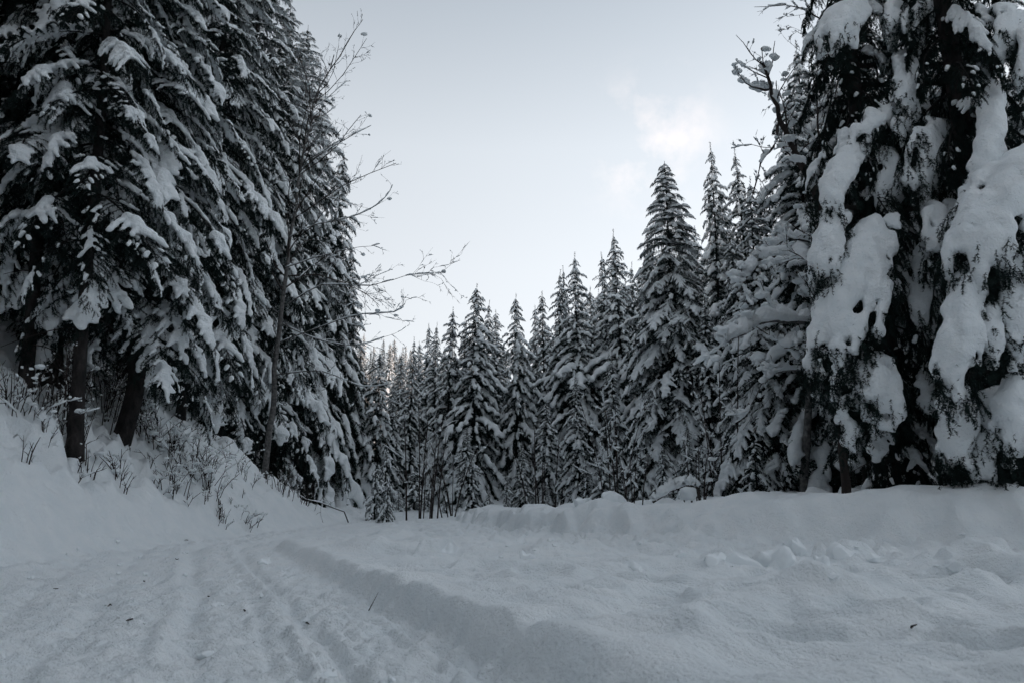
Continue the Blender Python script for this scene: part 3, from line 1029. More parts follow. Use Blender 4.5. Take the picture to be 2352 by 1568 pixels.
# far forest on the sunlit hill
for i in range(56):
    u = 345 + (i * 61 % 130)
    Y = 130 + (i * 37 % 120) * 1.4
    x = (u - 512) / F * Y
    x += rngp.uniform(-4, 4)
    place_spruce(FARS[i % 4], 'small pink-lit spruce on the far hill beyond the gap', x, Y, rngp.uniform(11, 17), i * 1.3, 'spruces on the far hill')
# middle rows that close the gaps in the treeline
for i in range(26):
    u = 395 + i * 12.5
    Y = 54 + (i * 7 % 5) * 5
    vtop = np.interp(u, [390, 430, 470, 530, 560, 620, 700], [395, 355, 328, 335, 308, 268, 215]) + (i * 13 % 17)
    peak(u, vtop, Y, FARS[i % 4], 'spruce filling the row behind the front spruces', 1.1, 'second row of spruces')

# unseen trees added beside and behind the viewer to shade the foreground
for i in range(31):
    if 9 <= i < 18:
        continue
    if i < 18:
        x, y = -24 + (i % 9) * 6.0 + (i // 9) * 3 + rngp.uniform(-1, 1), -9 - (i // 9) * 4 - rngp.uniform(0, 2)
    else:
        x, y = -10.8 - (i % 3) * 2.6, -8 + (i - 18) * 1.15
    place_spruce(STANDS[i % 2] if i % 3 else FARS[0], 'unseen tall spruce added beside or behind the viewer to shade the foreground', x, y, rngp.uniform(19, 26), i * 1.9, 'unseen spruces added for shade')

# ------------------------------------------------------------------ old weeping spruces on the right
def slab(tree, A_, B_, w, th, seed, trunk_xy, bulge=0.2, mid=None, nch=5, taper=0.35, voxel=0.062, needles=True):
    """a hanging bough wholly wrapped in a thick tongue of snow"""
    rng = np.random.default_rng(seed)
    A_, B_ = np.array(A_), np.array(B_)
    m = (A_ + B_) / 2 if mid is None else np.array(mid)
    o = np.array([m[0] - trunk_xy[0], m[1] - trunk_xy[1], 0])
    o /= np.linalg.norm(o) + 1e-9
    if mid is None:
        m = m + o * bulge + np.array([0, 0, bulge * 0.4])
    pd = (B_ - A_) / np.linalg.norm(B_ - A_)
    wd = np.cross(pd, o)
    wd /= np.linalg.norm(wd) + 1e-9
    outw = np.cross(wd, pd)
    if outw @ o < 0:
        outw = -outw

    def path(t):
        return A_ * (1 - t) ** 2 + (2 * m - 0.5 * A_ - 0.5 * B_) * 2 * t * (1 - t) + B_ * t ** 2
    caps, tw = [], []
    base = np.array([tree.location.x, tree.location.y, tree.location.z])
    ln = np.linalg.norm(B_ - A_)
    ns = max(5, int(ln / 0.16))
    for c in range(nch):
        off = -1 + 2 * c / (nch - 1) if nch > 1 else 0
        t1 = rng.uniform(0.78, 1.06) - 0.12 * abs(off)
        t0 = 0.12 * abs(off) + rng.uniform(0, 0.05)
        pv = None
        gap = 0
        ph = rng.uniform(0, 6)
        for i in range(ns + 1):
            t = t0 + (t1 - t0) * i / ns
            ww = w * (taper + (1 - taper) * math.sin(math.pi * min(0.86, 0.08 + 0.72 * t)))
            r = th * (1 - 0.35 * abs(off)) * (0.6 + 0.4 * math.sin(math.pi * (0.15 + 0.8 * t))) * rng.uniform(0.72, 1.2)
            p = path(t) + wd * (off * max(ww * 0.5 - r * 0.6, 0.02) + 0.03 * math.sin(ph + t * 9)) - outw * (off * off * ww * 0.22) + outw * 0.03 * math.sin(ph * 2 + t * 7) - base
            if abs(off) > 0.3 and gap == 0 and rng.random() < 0.05:
                gap = rng.integers(1, 4)
            if pv is not None and gap == 0:
                caps.append((pv[0], p, pv[1], r))
            gap = max(0, gap - 1)
            pv = (p, r)
        # fingers at the lower rim
        for k_ in range(4):
            q = pv[0] + wd * rng.uniform(-.5, .5) * w / nch
            rr = th * rng.uniform(0.2, 0.42)
            caps.append((q, q + np.array([0, 0, -1]) * rng.uniform(0.06, 0.34) - outw * 0.05, rr, rr * 0.7))
    sv, sf = snow_body(caps, voxel, 0.09, 0.052, 5.0, seed)
    # twigs hang out from under the snow
    for i in range(int(95 * max(0.5, w * ln))):
        t = rng.uniform(0.1, 1.05)
        off = rng.uniform(-1, 1)
        ww = w * (taper + (1 - taper) * math.sin(math.pi * min(0.86, 0.08 + 0.72 * t)))
        over = t > 0.72 and rng.random() < 0.22
        p = path(t) + wd * off * ww * 0.60 - outw * (off * off * ww * 0.22 + th * (-0.75 if over else 0.75)) - base
        tw.append(curve_from(p, rng.uniform(0, 6.28), R(-55), R(-86), rng.uniform(0.25, 0.65), 3, rng, 0.3))
        for j in range(3):
            tw.append(curve_from(tw[-1 - j][rng.integers(1, 3)], rng.uniform(0, 6.28), R(-30), R(-80), rng.uniform(0.1, 0.22), 2, rng, 0.3))
    nv, nf = needle_mesh(tw, 130, 0.046, 0.0135, rng)
    stem = np.array([path(t) - outw * th * 0.6 - base for t in np.linspace(0, 0.9, 8)])
    start = np.array([trunk_xy[0], trunk_xy[1], A_[2] + 0.25]) - base
    tv, tf = tube(np.vstack([start, stem]), np.linspace(0.05, 0.012, 9), 6)
    me = np_mesh('bough', np.concatenate([nv, tv]), [(nf, 0), (tf + len(nv), 1)], [M_NEEDLE, M_BARK])
    b = link('bough', me, tree)
    link('snow_load', np_mesh('snow_load', sv, [(sf, 0)], [M_LOAD]), b)
    return b


PX = 1 / F * 0.43537       # metres per view pixel and metre of distance
Q = at(905, 490, 12.6)
r1 = near_spruce('old weeping spruce on the right hung with long tongues of snow', Q[0], Q[1], 24, 0.8, 2.5, 175, 51, r0=0.20, protos=HANG, pitch=(-16, 10), bare_dark=0.38, group='old weeping spruces on the right', stubs=8)
for i, (x0, y0, x1, y1, w, th, dy) in enumerate((
        (2010, 490, 1905, 860, 165, 0.24, 11.4), (2005, 815, 2015, 950, 105, 0.20, 11.2), (2160, 285, 2120, 445, 165, 0.20, 11.6),
        (2065, 120, 2085, 300, 95, 0.18, 11.8), (2165, 145, 2190, 225, 85, 0.17, 11.9), (1985, 5, 1905, 95, 95, 0.20, 11.6),
        (2120, 5, 2105, 75, 130, 0.18, 11.7), (2135, 470, 2180, 600, 110, 0.20, 11.3), (1975, 330, 1890, 480, 75, 0.17, 11.7),
        (1935, 470, 1885, 640, 75, 0.18, 11.6), (2225, 190, 2205, 420, 62, 0.15, 11.9), (2060, 250, 1960, 330, 60, 0.13, 11.9),
        (2020, 330, 2045, 470, 70, 0.14, 12.0), (2090, 640, 2130, 760, 60, 0.12, 11.8), (1965, 900, 1950, 1000, 40, 0.09, 11.5),
        (2180, 20, 2230, 110, 70, 0.14, 12.0), (2060, 20, 2040, 90, 80, 0.15, 11.9))):
    slab(r1, D(x0, y0, dy + 0.25), D(x1, y1, dy - 0.1), w * 0.98 * PX * dy, th * 0.52, 600 + i, (Q[0], Q[1]), nch=7)
Q = at(1022, 490, 11.4)
r2 = near_spruce('nearest old spruce at the right edge with one enormous snow-covered bough', Q[0], Q[1], 24, 0.8, 2.6, 165, 52, r0=0.22, protos=HANG, pitch=(-16, 10), bare_dark=0.38, group='old weeping spruces on the right', stubs=8)
for i, (x0, y0, x1, y1, w, th, dy) in enumerate((
        (2390, 330, 2235, 640, 190, 0.27, 9.9), (2235, 600, 2190, 900, 90, 0.20, 9.9), (2205, 860, 2200, 1070, 75, 0.16, 10.5),
        (2290, 890, 2245, 1085, 110, 0.18, 10.5), (2285, 190, 2250, 470, 62, 0.15, 10.5), (2285, 20, 2300, 110, 65, 0.15, 10.7),
        (2330, 640, 2320, 800, 60, 0.14, 9.9), (2340, 860, 2320, 1000, 70, 0.15, 9.9), (2260, 400, 2205, 560, 60, 0.14, 10.4),
        (2330, 30, 2345, 180, 70, 0.15, 10.6), (2275, 700, 2270, 800, 40, 0.10, 9.9))):
    slab(r2, D(x0, y0, dy + 0.25), D(x1, y1, dy - 0.1), w * 0.95 * PX * dy, th * 0.54, 640 + i, (Q[0], Q[1]), nch=7)


# ------------------------------------------------------------------ bare broadleaf trees and bushes
BLOBS = []
for i in range(4):
    rb = np.random.default_rng(700 + i)
    cp = [(np.array([rb.uniform(-.5, .5), rb.uniform(-.4, .4), 0.0]), np.array([rb.uniform(-.6, .6), rb.uniform(-.4, .4), rb.uniform(-.1, .25)]), rb.uniform(.35, .55), rb.uniform(.3, .5)) for _ in range(4)]
    BLOBS.append(snow_body(cp, 0.14, 0.25, 0.13, 2.2, 700 + i, zs=1.15))


RMIN = 0.0065


def grow(pts, r, level, rng, out_, dens=2.6, up=0.35, maxl=3, shrink=0.45, minl=0.12):
    """side twigs along a polyline, then twigs on those"""
    seg = np.linalg.norm(np.diff(pts, axis=0), axis=1)
    L = seg.sum()
    n = max(1, int(L * dens + rng.random()))
    cum = np.concatenate([[0], np.cumsum(seg)]) / L
    for i in range(n):
        t = rng.uniform(0.22, 1.0)
        k_ = min(np.searchsorted(cum, t) - 1, len(pts) - 2)
        k_ = max(k_, 0)
        p = pts[k_] + (pts[k_ + 1] - pts[k_]) * ((t - cum[k_]) / max(cum[k_ + 1] - cum[k_], 1e-6))
        tg = (pts[k_ + 1] - pts[k_]) / (np.linalg.norm(pts[k_ + 1] - pts[k_]) + 1e-9)
        rv = rng.normal(size=3)
        rv -= rv @ tg * tg
        rv /= np.linalg.norm(rv) + 1e-9
        d = tg * rng.uniform(0.5, 1.0) + rv * rng.uniform(0.5, 0.9) + np.array([0, 0, up * rng.uniform(0, 1)])
        d /= np.linalg.norm(d)
        ln = max(minl, L * shrink * rng.uniform(0.4, 1.0) * (1.1 - 0.5 * t))
        q = [p]
        m = 4
        for j in range(m):
            d = d + rng.normal(size=3) * 0.16 + np.array([0, 0, 0.05 * up])
            d /= np.linalg.norm(d)
            q.append(q[-1] + d * ln / m)
        q = np.array(q)
        rr = max(RMIN, r * 0.42 * (1 - 0.4 * t))
        out_.append((level, q, rr))
        if level < maxl and ln > minl * 1.6:
            grow(q, rr, level + 1, rng, out_, dens * 1.25, up, maxl, shrink, minl)


def snow_on(polys, rng, thick=1.0, p_on=0.6, blobs=0.05, bsize=(0.06, 0.16)):
    """ridges of snow lying along limbs, and lumps caught in the forks"""
    parts = []
    for level, q, r in polys:
        dz = np.abs(np.diff(q[:, 2])) / (np.linalg.norm(np.diff(q, axis=0), axis=1) + 1e-9)
        fine = [q[0]]
        for k_ in range(len(q) - 1):
            for j in range(1, 4):
                fine.append(q[k_] + (q[k_ + 1] - q[k_]) * j / 3)
        fine = np.array(fine)
        on = rng.random(len(q) - 1) < p_on
        k_ = 0
        while k_ < len(q) - 1:
            if on[k_] and dz[k_] < 0.8:
                e = k_
                while e + 1 < len(q) - 1 and on[e + 1] and dz[e + 1] < 0.88:
                    e += 1
                sp = fine[k_ * 3:(e + 1) * 3 + 1]
                rr = (r * 0.85 + 0.012) * thick * rng.uniform(0.55, 1.45, len(sp)) * np.sin(np.linspace(0.35, math.pi - 0.35, len(sp))) ** 0.5
                parts.append(tube(np.vstack([sp[:1], sp, sp[-1:]]) + np.array([0, 0, 1.0]) * np.concatenate([[r * .6], rr * 0.75 + r * 0.3, [r * .6]])[:, None], np.concatenate([[0.002], rr, [0.002]]), 6))
                k_ = e
            k_ += 1
        if rng.random() < blobs:
            v, f_ = BLOBS[rng.integers(4)]
            s_ = rng.uniform(*bsize)
            a_ = rng.uniform(0, 6.28)
            rot = np.array([[math.cos(a_), -math.sin(a_), 0], [math.sin(a_), math.cos(a_), 0], [0, 0, 1]])
            c_ = q[rng.integers(1, len(q))]
            parts.append((v @ rot.T * s_ * np.array([1, 1, rng.uniform(.6, .9)]) + c_ + np.array([0, 0, s_ * 0.2]), f_))
    return parts


def bare_tree(name, label, cat, limbs, r0, seed, group=None, mat=None, thick=1.0, p_on=0.6, blobs=0.05, bsize=(0.06, 0.16), dens=2.6, maxl=3, up=0.35, shrink=0.45, part='branch', taper=0.25, sm=0.5, lumps=()):
    """limbs: list of polylines, the first is the stem"""
    rng = np.random.default_rng(seed)
    base = np.array(limbs[0][0][0] if isinstance(limbs[0], tuple) else limbs[0][0])
    t = link(name, None, loc=base)
    tag(t, label, cat, group)
    load = []
    for i, (pl) in enumerate(limbs):
        pl, r = (pl[0], pl[1]) if isinstance(pl, tuple) else (pl, r0 if i == 0 else r0 * sm)
        p = np.array(pl) - base
        # smooth the line a little
        fine = [p[0]]
        for k_ in range(len(p) - 1):
            for j in range(1, 4):
                u_ = j / 3
                pm = p[max(k_ - 1, 0)]
                pn = p[min(k_ + 2, len(p) - 1)]
                fine.append(0.5 * (2 * p[k_] + (p[k_ + 1] - pm) * u_ + (2 * pm - 5 * p[k_] + 4 * p[k_ + 1] - pn) * u_ ** 2 + (3 * p[k_] - pm - 3 * p[k_ + 1] + pn) * u_ ** 3))
        fine = np.array(fine)
        wob_ = rng.normal(size=(len(fine), 3)) * (r * 0.25 + 0.018 * np.linalg.norm(np.diff(fine, axis=0), axis=1).mean())
        wob_[0] = 0
        fine = fine + wob_
        if i == 0:
            fine[0] = p[0] - np.array([0, 0, 0.3])
        tw = []
        grow(fine[len(fine) // 4:] if i == 0 else fine, r * 0.7, 1, rng, tw, dens, up, maxl, shrink)
        tubes = [tube(fine, np.linspace(r, max(0.005, r * taper), len(fine)), 7)]
        link('trunk' if i == 0 and part == 'branch' else part, np_mesh('stem', *[(v_, [(f_, 0)]) for v_, f_ in [join(tubes)]][0], [mat or M_GREY]), t)
        if tw:
            tb = [tube(q, np.linspace(rr, max(0.0025, rr * 0.4), len(q)), 4 if rr > 0.008 else 3) for _, q, rr in tw]
            v_, f_ = join(tb)
            link('twigs', np_mesh('twigs', v_, [(f_, 0)], [M_TWIG]), t)['kind'] = 'stuff'
        load += snow_on([(0, fine, r)], rng, thick, min(1, p_on + 0.25), 0) + snow_on(tw, rng, thick, p_on * 0.8, blobs, bsize)
    for i, (lx, ly, ls_) in enumerate(lumps):
        v_, f_ = BLOBS[i % 4]
        load.append((v_ * ls_ * np.array([1, 1, 0.8]) + D(lx, ly, 14.0) - base, f_))
    if load:
        v_, f_ = join(load)
        link('snow_load', np_mesh('snow_load', v_, [(f_, 0)], [M_LOAD]), t)['kind'] = 'stuff'
    return t


def view_line(pts, Y, dY=0.0):
    n = len(pts)
    return [D(x, y, Y + dY * i / max(1, n - 1)) for i, (x, y) in enumerate(pts)]


def rooted(pts, Y, dY=0.0):
    l = view_line(pts, Y, dY)
    l[0][2] = H(l[0][0], l[0][1])
    return l


bare_tree('bare_tree', 'tall pale leaning bare tree in front of the left wood, twigs against the sky', 'tree', [
    rooted([(605, 1105), (622, 930), (640, 800), (655, 640), (668, 520), (690, 380), (720, 240), (768, 130)], 24),
    view_line([(650, 705), (740, 655), (850, 655), (930, 632), (1022, 625)], 24, -2),
    view_line([(652, 615), (720, 592), (800, 572), (870, 560)], 24, -1),
    view_line([(665, 545), (725, 515), (800, 500), (868, 470), (902, 425)], 24, -1.5),
    view_line([(690, 380), (740, 345), (800, 312)], 24, -1),
    view_line([(715, 250), (755, 222), (798, 185)], 24, 0.5),
    view_line([(642, 785), (740, 748), (830, 722), (905, 715), (935, 690)], 24, -2),
    view_line([(645, 740), (720, 775), (820, 792), (905, 765)], 24, -1),
    view_line([(632, 860), (740, 850), (830, 885), (900, 880)], 24, -2)],
    0.115, 801, thick=0.8, p_on=0.38, blobs=0.035, bsize=(0.06, 0.15), dens=2.5, shrink=0.40, up=0.25, sm=0.20, taper=0.15)
bare_tree('snag', 'leaning broken snag with lumps of snow caught in its bare crown', 'tree', [
    rooted([(1937, 1110), (1930, 950), (1915, 760), (1895, 600), (1888, 480)], 14.5),
    (view_line([(1888, 480), (1850, 395), (1812, 325), (1788, 262), (1768, 200), (1748, 140)], 14.5, -1), 0.095),
    (view_line([(1792, 275), (1775, 335), (1748, 375), (1722, 470)], 14, -0.5), 0.04),
    (view_line([(1770, 205), (1725, 200), (1692, 165)], 13.8, -0.2), 0.028),
    (view_line([(1895, 440), (1880, 320), (1878, 230), (1862, 130), (1900, 40)], 14.3, 0.4), 0.032),
    (view_line([(1905, 60), (1840, 18), (1735, 14)], 13.5, -0.3), 0.02)],
    0.10, 802, thick=1.2, p_on=0.4, blobs=0.07, bsize=(0.06, 0.15), dens=3.6, shrink=0.42, mat=M_TWIG,
    lumps=[(1740, 198, 0.22), (1712, 182, 0.16), (1768, 196, 0.19), (1786, 250, 0.15), (1812, 318, 0.18), (1836, 362, 0.2), (1752, 148, 0.12), (1692, 163, 0.14), (1862, 415, 0.2)])
bare_tree('bare_tree', 'crooked bare tree with thickly snowed limbs reaching left below the snag', 'tree', [
    rooted([(1845, 1130), (1858, 960), (1872, 800), (1890, 690), (1885, 570)], 17),
    (view_line([(1890, 735), (1830, 738), (1762, 738), (1705, 765), (1655, 790)], 16.5, -1), 0.07),
    (view_line([(1888, 650), (1800, 592), (1740, 598), (1712, 640), (1690, 690)], 17, -0.6), 0.06),
    (view_line([(1880, 560), (1810, 548), (1760, 580), (1720, 620)], 17, 0.4), 0.05),
    (view_line([(1880, 790), (1845, 785), (1800, 800)], 16.3, -0.3), 0.05),
    (view_line([(1870, 850), (1800, 850), (1750, 880), (1720, 950)], 16.8, -0.3), 0.03)],
    0.11, 803, thick=2.5, p_on=0.85, blobs=0.16, bsize=(0.10, 0.26), dens=3.0, shrink=0.45)
# clumps of bare stems and thickets
def bush(label, x, y, Y, hgt, n, seed, spread=0.4, group='bare bushes under the trees', thick=1.1, r=0.018, p_on=0.5, blobs=0.08, dens=2.2, lean=0.2, base=None, maxl=2):
    rng = np.random.default_rng(seed)
    b = np.array(base) if base is not None else D(x, y, Y)
    b[2] = H(b[0], b[1])
    ls = []
    for i in range(n):
        a = rng.uniform(0, 6.28)
        o = np.array([math.cos(a), math.sin(a), 0]) * rng.uniform(0, spread)
        h_ = hgt * rng.uniform(0.55, 1.05)
        dr = np.array([math.cos(a), math.sin(a), 0]) * rng.uniform(0.05, lean) * h_
        s0 = b + o if i else b
        s0 = np.array([s0[0], s0[1], H(s0[0], s0[1])])
        ls.append(([s0 - np.array([0, 0, 0.15]), s0 + dr * 0.25 + np.array([0, 0, h_ * 0.35]), s0 + dr * 0.6 + np.array([0, 0, h_ * 0.7]), s0 + dr + np.array([0, 0, h_])], r * rng.uniform(0.7, 1.2)))
    ls = [(l[0], l[1]) for l in ls]
    t = link('bush', None, loc=b)
    tag(t, label, 'bush', group)
    load = []
    for p, rr in ls:
        p = np.array(p) - b
        tw = []
        grow(p, rr * 0.7, 1, rng, tw, dens, 0.5, maxl, 0.4, 0.1)
        v_, f_ = join([tube(p, np.linspace(rr, rr * 0.35, len(p)), 5)] + [tube(q, np.linspace(r_, max(0.002, r_ * .4), len(q)), 3) for _, q, r_ in tw])
        link('stem', np_mesh('stem', v_, [(f_, 0)], [M_TWIG]), t)
        load += snow_on(tw + [(0, p, rr)], rng, thick, p_on, blobs, (0.05, 0.14))
    if load:
        v_, f_ = join(load)
        link('snow_load', np_mesh('snow_load', v_, [(f_, 0)], [M_LOAD]), t)['kind'] = 'stuff'
    return t


bush('clump of slender upright bare stems at the end of the road', 965, 1190, 31, 5.2, 9, 821, 0.9, r=0.035, lean=0.12, dens=1.4)
bush('snowy bare thicket right of the clump of slender stems', 1040, 1175, 33, 3.4, 6, 822, 0.8, r=0.03, lean=0.5, dens=1.8)
bush('tangled snowy bush below the tallest centre spruce', 1240, 1165, 34, 4.2, 7, 823, 1.2, r=0.03, lean=0.4, dens=1.8)
bush('snow-dusted bare bush left of the largest spruce', 1420, 1150, 27, 4.0, 6, 824, 0.8, r=0.03, lean=0.4, thick=1.4)
bush('bare twiggy bush just behind the snow berm under the largest spruce', 1600, 1140, 17, 1.6, 7, 825, 0.5, lean=0.6, thick=1.2)
bush('thin bare saplings before the weeping dark spruce', 1660, 1140, 19, 4.5, 5, 826, 0.7, r=0.025, lean=0.35, thick=1.3)
bush('low bare bush behind the berm beside the snow mound', 1455, 1150, 18, 1.5, 5, 827, 0.4, lean=0.6, thick=1.4)

# ------------------------------------------------------------------ small things on the ground
def ground_at(x, y, far=60):
    """where the view line through (x, y) of the 2352 wide view meets the snow"""
    u, v = x * 0.43537, y * 0.43537
    dx, dy = (u - 512) / F, (341 - v) / F
    d = np.array([dx, CT - dy * ST, ST + dy * CT])
    k_ = np.linspace(1.5, far, 4000)
    px, py, pz = d[0] * k_, d[1] * k_, CAM_Z + d[2] * k_
    hh = height(px[None, :], py[None, :])[0]
    i = int(np.argmax(pz < hh))
    if i == 0 and not pz[0] < hh[0]:
        i = len(k_) - 1
    return np.array([px[i], py[i], hh[i]])


CLODS = []
for i in range(7):
    rb = np.random.default_rng(900 + i)
    cp = [(rb.uniform(-.45, .45, 3) * np.array([1, 1, .5]), rb.uniform(-.5, .5, 3) * np.array([1, 1, .6]), rb.uniform(.3, .5), rb.uniform(.2, .45)) for _ in range(4)]
    v_, f_ = snow_body(cp, 0.11, 0.1, 0.16, 2.0, 900 + i)
    # broken faces: shave the lump with a few random planes
    for j in range(7):
        n_ = rb.normal(size=3)
        n_ /= np.linalg.norm(n_)
        d_ = v_ @ n_ - rb.uniform(0.42, 0.62)
        v_ = v_ - np.maximum(d_, 0)[:, None] * n_ * 0.92
    CLODS.append(np_mesh('snow_clod', v_, [(f_, 0)], [M_CLOD]))


def clod(x, y, size, seed, label, group='lumps of snow broken off the berm', flat=1.0):
    p = ground_at(x, y)
    rng = np.random.default_rng(seed)
    o = link('snow_clod', CLODS[seed % 7], None, (p[0], p[1], p[2] - size * 0.10 * flat), (rng.uniform(-.3, .3), rng.uniform(-.3, .3), rng.uniform(0, 6.28)), (size, size, size * flat))
    tag(o, label, 'snow lump', group)
    return o


for i, (x, y, s_, lb) in enumerate((
        (1822, 1258, 0.22, 'upright block of snow leaning on a bigger lump before the berm'),
        (1780, 1276, 0.25, 'rounded lump of snow at the foot of the upright block'),
        (1928, 1272, 0.28, 'large angular lump of snow standing alone before the right berm'),
        (2000, 1282, 0.14, 'small lump of snow just right of the large angular one'),
        (1640, 1285, 0.17, 'pointed lump of snow left of the long low block'),
        (1700, 1292, 0.26, 'long low block of snow among the broken lumps'),
        (1460, 1305, 0.12, 'small pyramid of snow on the smooth shelf'),
        (1212, 1282, 0.16, 'round-topped lump of snow in the middle of the shelf'),
        (1022, 1264, 0.17, 'sharp upright flake of snow left of the middle'),
        (1195, 1245, 0.18, 'lump of snow below the far end of the berm'),
        (1262, 1240, 0.14, 'small cone of snow close to the berm foot'),
        (608, 1292, 0.17, 'block of snow fallen on the road beside the scarp end'),
        (1560, 1275, 0.12, 'low crumb of snow before the broken berm face'),
        (2190, 1298, 0.10, 'tiny lump of snow under the right part of the berm'),
        (1890, 1290, 0.10, 'tiny crumb of snow between the two largest lumps'))):
    clod(x, y, s_, i, lb)
rc = np.random.default_rng(31)
for i in range(14):
    x = rc.uniform(1100, 2330)
    clod(x, rc.uniform(1235, 1330) if i % 3 else rc.uniform(1225, 1260), rc.uniform(0.03, 0.085), 20 + i, 'crumb of broken snow scattered on the shelf before the berm', 'snow crumbs before the berm', 0.55)
for i in range(14):
    p_ = ground_at(rc.uniform(20, 620), rc.uniform(1240, 1330))
    o = link('snow_clod', CLODS[i % 7], None, p_ + np.array([0, 0, 0.002]), (0, 0, i * 1.3), (rc.uniform(0.025, 0.06),) * 3)
    tag(o, 'crumb of snow along the foot of the left bank', 'snow lump', 'snow crumbs along the bank')
for i, (x, y, s_) in enumerate(((705, 1424, 0.05), (604, 1367, 0.05), (500, 1388, 0.07), (478, 1502, 0.09), (758, 1545, 0.075), (300, 1420, 0.045), (248, 1390, 0.04), (330, 1430, 0.04), (905, 1560, 0.06), (60, 1375, 0.05))):
    clod(x, y, s_, 90 + i, 'flat trodden lump of snow lying on the road', 'trodden lumps on the road', 0.55)

# brush on the left bank
SG = 'brush on the left bank'
for i, (x, y, hgt, n, sp, lean, lb) in enumerate((
        (130, 945, 0.75, 9, 0.35, 0.5, 'spiky bare twigs on the bank below the slim stems'),
        (160, 985, 1.35, 9, 0.25, 0.25, 'tallest clump of upright twigs on the bank beside a slim stem'),
        (240, 940, 1.2, 12, 0.5, 0.6, 'fan of fine twigs leaning right in front of the curved trunk'),
        (330, 985, 0.8, 8, 0.4, 0.9, 'arching twigs at the edge of the hollow round the curved trunk'),
        (395, 1040, 0.7, 9, 0.5, 1.2, 'snowed-over brush right of the curved trunk'),
        (440, 1090, 0.6, 9, 0.5, 1.3, 'tangle of snowy brush in the middle of the bank'),
        (480, 1110, 0.6, 8, 0.45, 1.3, 'lower right tangle of snowy brush on the bank'),
        (400, 1130, 0.5, 8, 0.5, 1.4, 'flattened brush lying on the bank above the road'),
        (510, 1190, 0.35, 6, 0.12, 0.4, 'little tuft of dry stalks at the foot of the bank'),
        (200, 1085, 0.3, 4, 0.15, 0.5, 'small sprig poking from the smooth bank'),
        (60, 1060, 0.35, 2, 0.08, 0.3, 'single bare stick standing in the smooth snow of the bank'),
        (40, 935, 0.6, 8, 0.5, 1.0, 'low brush at the far left edge of the bank'),
        (275, 1100, 0.35, 6, 0.25, 0.9, 'sparse twig lying on the snow below the curved trunk'),
        (640, 1125, 0.7, 9, 0.6, 0.7, 'snowy brush at the foot of the pale bare trunk'),
        (690, 1150, 0.7, 8, 0.5, 0.8, 'dry brush at the lower end of the bank'))):
    b = ground_at(x, y)
    bush(lb, 0, 0, 0, hgt * (1.3 if lean > 0.8 else 1.25), int(n * 1.9), 840 + i, sp, SG, 1.2 if lean > 0.8 else 0.7, 0.011, 0.32 if lean > 0.8 else 0.2, 0.06 if lean > 0.8 else 0.0, 5.0 if lean > 0.8 else 3.6, lean, base=b)
rb_ = np.random.default_rng(44)
for i in range(10):
    x, y = (rb_.uniform(340, 560), 0) if i < 7 else (rb_.uniform(20, 330), 0)
    y = np.interp(x, [20, 330, 560], [930, 1010, 1110]) + rb_.uniform(-45, 75)
    b = ground_at(x, y)
    bush('low tangle of dark bent twigs pressed down by snow on the bank', 0, 0, 0, rb_.uniform(0.18, 0.36), 12, 960 + i, 0.55, 'flattened brush on the bank', 1.3, 0.010, 0.3, 0.05, 6.0, 2.2, base=b)
a_, b_ = ground_at(690, 1160), ground_at(800, 1198)
a_ = a_ + np.array([0, 0, 0.25])
mid_ = (a_ + b_) / 2 + np.array([0.05, 0, 0.16])
bare_tree('fallen_branch', 'long dark fallen branch lying across the foot of the bank', 'branch', [[b_ + np.array([0, 0, 0.30]), mid_, a_]], 0.022, 870, mat=M_TWIG, thick=0.8, p_on=0.15, blobs=0.0, dens=2.0, maxl=2, up=0.1, taper=0.4, part='stem')
# bent snowy sapling and mounds behind the berm
bare_tree('bent_sapling', 'sapling bowed to the ground under thick snow behind the berm', 'tree', [
    (rooted([(1605, 1150), (1602, 1120), (1575, 1113), (1535, 1128), (1498, 1152)], 15.5), 0.035)], 0.035, 871, mat=M_TWIG, thick=3.0, p_on=1.0, blobs=0.0, dens=1.0, maxl=1, taper=0.8, part='stem')
for i, (x, y, Y, s_, lb) in enumerate(((1405, 1148, 17, 0.42, 'domed snow mound peeping over the berm'), (1580, 1128, 16.5, 0.38, 'snow-capped stump behind the bowed sapling'), (1340, 1155, 20, 0.35, 'smaller snow mound left of the domed one'))):
    p_ = D(x, y, Y)
    o = link('snow_mound', CLODS[(2 + i) % 7], None, (p_[0], p_[1], p_[2]), (0, 0, i), (s_ * 1.3, s_, s_))
    tag(o, lb, 'snow mound', 'snow mounds behind the berm')

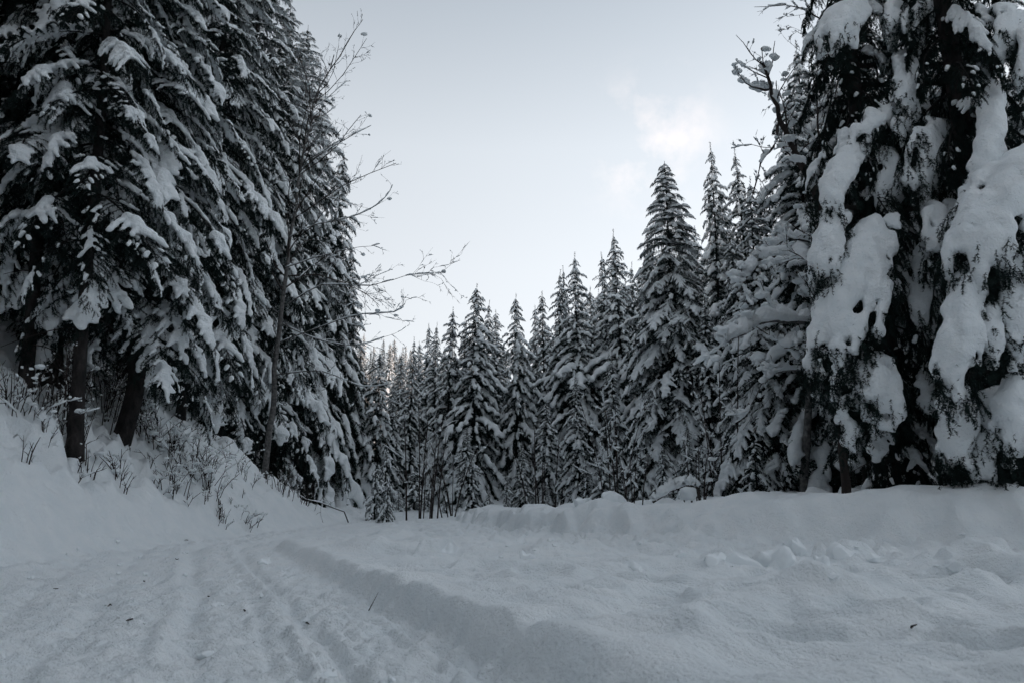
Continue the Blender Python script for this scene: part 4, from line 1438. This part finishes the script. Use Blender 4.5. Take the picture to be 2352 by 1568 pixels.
# undergrowth along the foot of the treeline
ru = np.random.default_rng(55)
for i in range(22):
    u = 395 + i * 19 + ru.uniform(-6, 6)
    Y = np.interp(u, [395, 470, 560, 660, 760, 820], [36, 38, 34, 25, 19, 17]) + ru.uniform(-1.5, 2)
    a = at(u, 500, Y)
    place_spruce(TINY[i % 2], 'snowed-up knee-high spruce in the undergrowth along the treeline', a[0], a[1], ru.uniform(1.0, 2.6), i * 1.9, 'undergrowth spruces along the treeline', ru.uniform(1.0, 1.5))

# bits of twig and bark dropped on the snow
rt = np.random.default_rng(66)
for i, (x, y, ln_, tilt, lb) in enumerate(((848, 1403, 0.16, 1.1, 'thin bent twig sticking out of the little scarp'), (705, 1432, 0.05, 0.0, 'dark flake of bark on the right part of the road'), (480, 1370, 0.04, 0, 'dark crumb on the middle of the road'), (300, 1425, 0.05, 0, 'dark flake of bark on the left part of the road'),
        (250, 1393, 0.05, 0, 'bit of bark left of the ruts'), (430, 1240, 0.06, 0, 'speck of bark where the road bends'), (405, 1283, 0.05, 0, 'speck of bark on the far road'), (2098, 1447, 0.04, 0.5, 'tiny dark bud scale on the right shelf'), (840, 1150, 0.06, 0, 'dark speck near the end of the bank'),
        (330, 1335, 0.05, 0, 'dark speck on the road below the bank'), (560, 1400, 0.04, 0, 'dark speck between the ruts'), (130, 1352, 0.05, 0, 'dark speck at the foot of the bank'))):
    p_ = ground_at(x, y)
    a_ = rt.uniform(0, 6.28)
    d_ = np.array([math.cos(a_) * math.cos(tilt), math.sin(a_) * math.cos(tilt), math.sin(tilt)])
    if i == 0:
        d_ = np.array([0.45, -0.1, 0.85])
    pts_ = np.array([-d_ * 0.02, d_ * ln_ * 0.5 + rt.normal(size=3) * 0.006, d_ * ln_])
    v_, f_ = tube(pts_ + np.array([0, 0, 0.006]), [0.005, 0.006 if i else 0.003, 0.003 if i else 0.001], 5)
    o = link('twig', np_mesh('twig', v_, [(f_, 0)], [M_TWIG]), None, p_)
    tag(o, lb, 'twig', 'bits of twig on the snow')
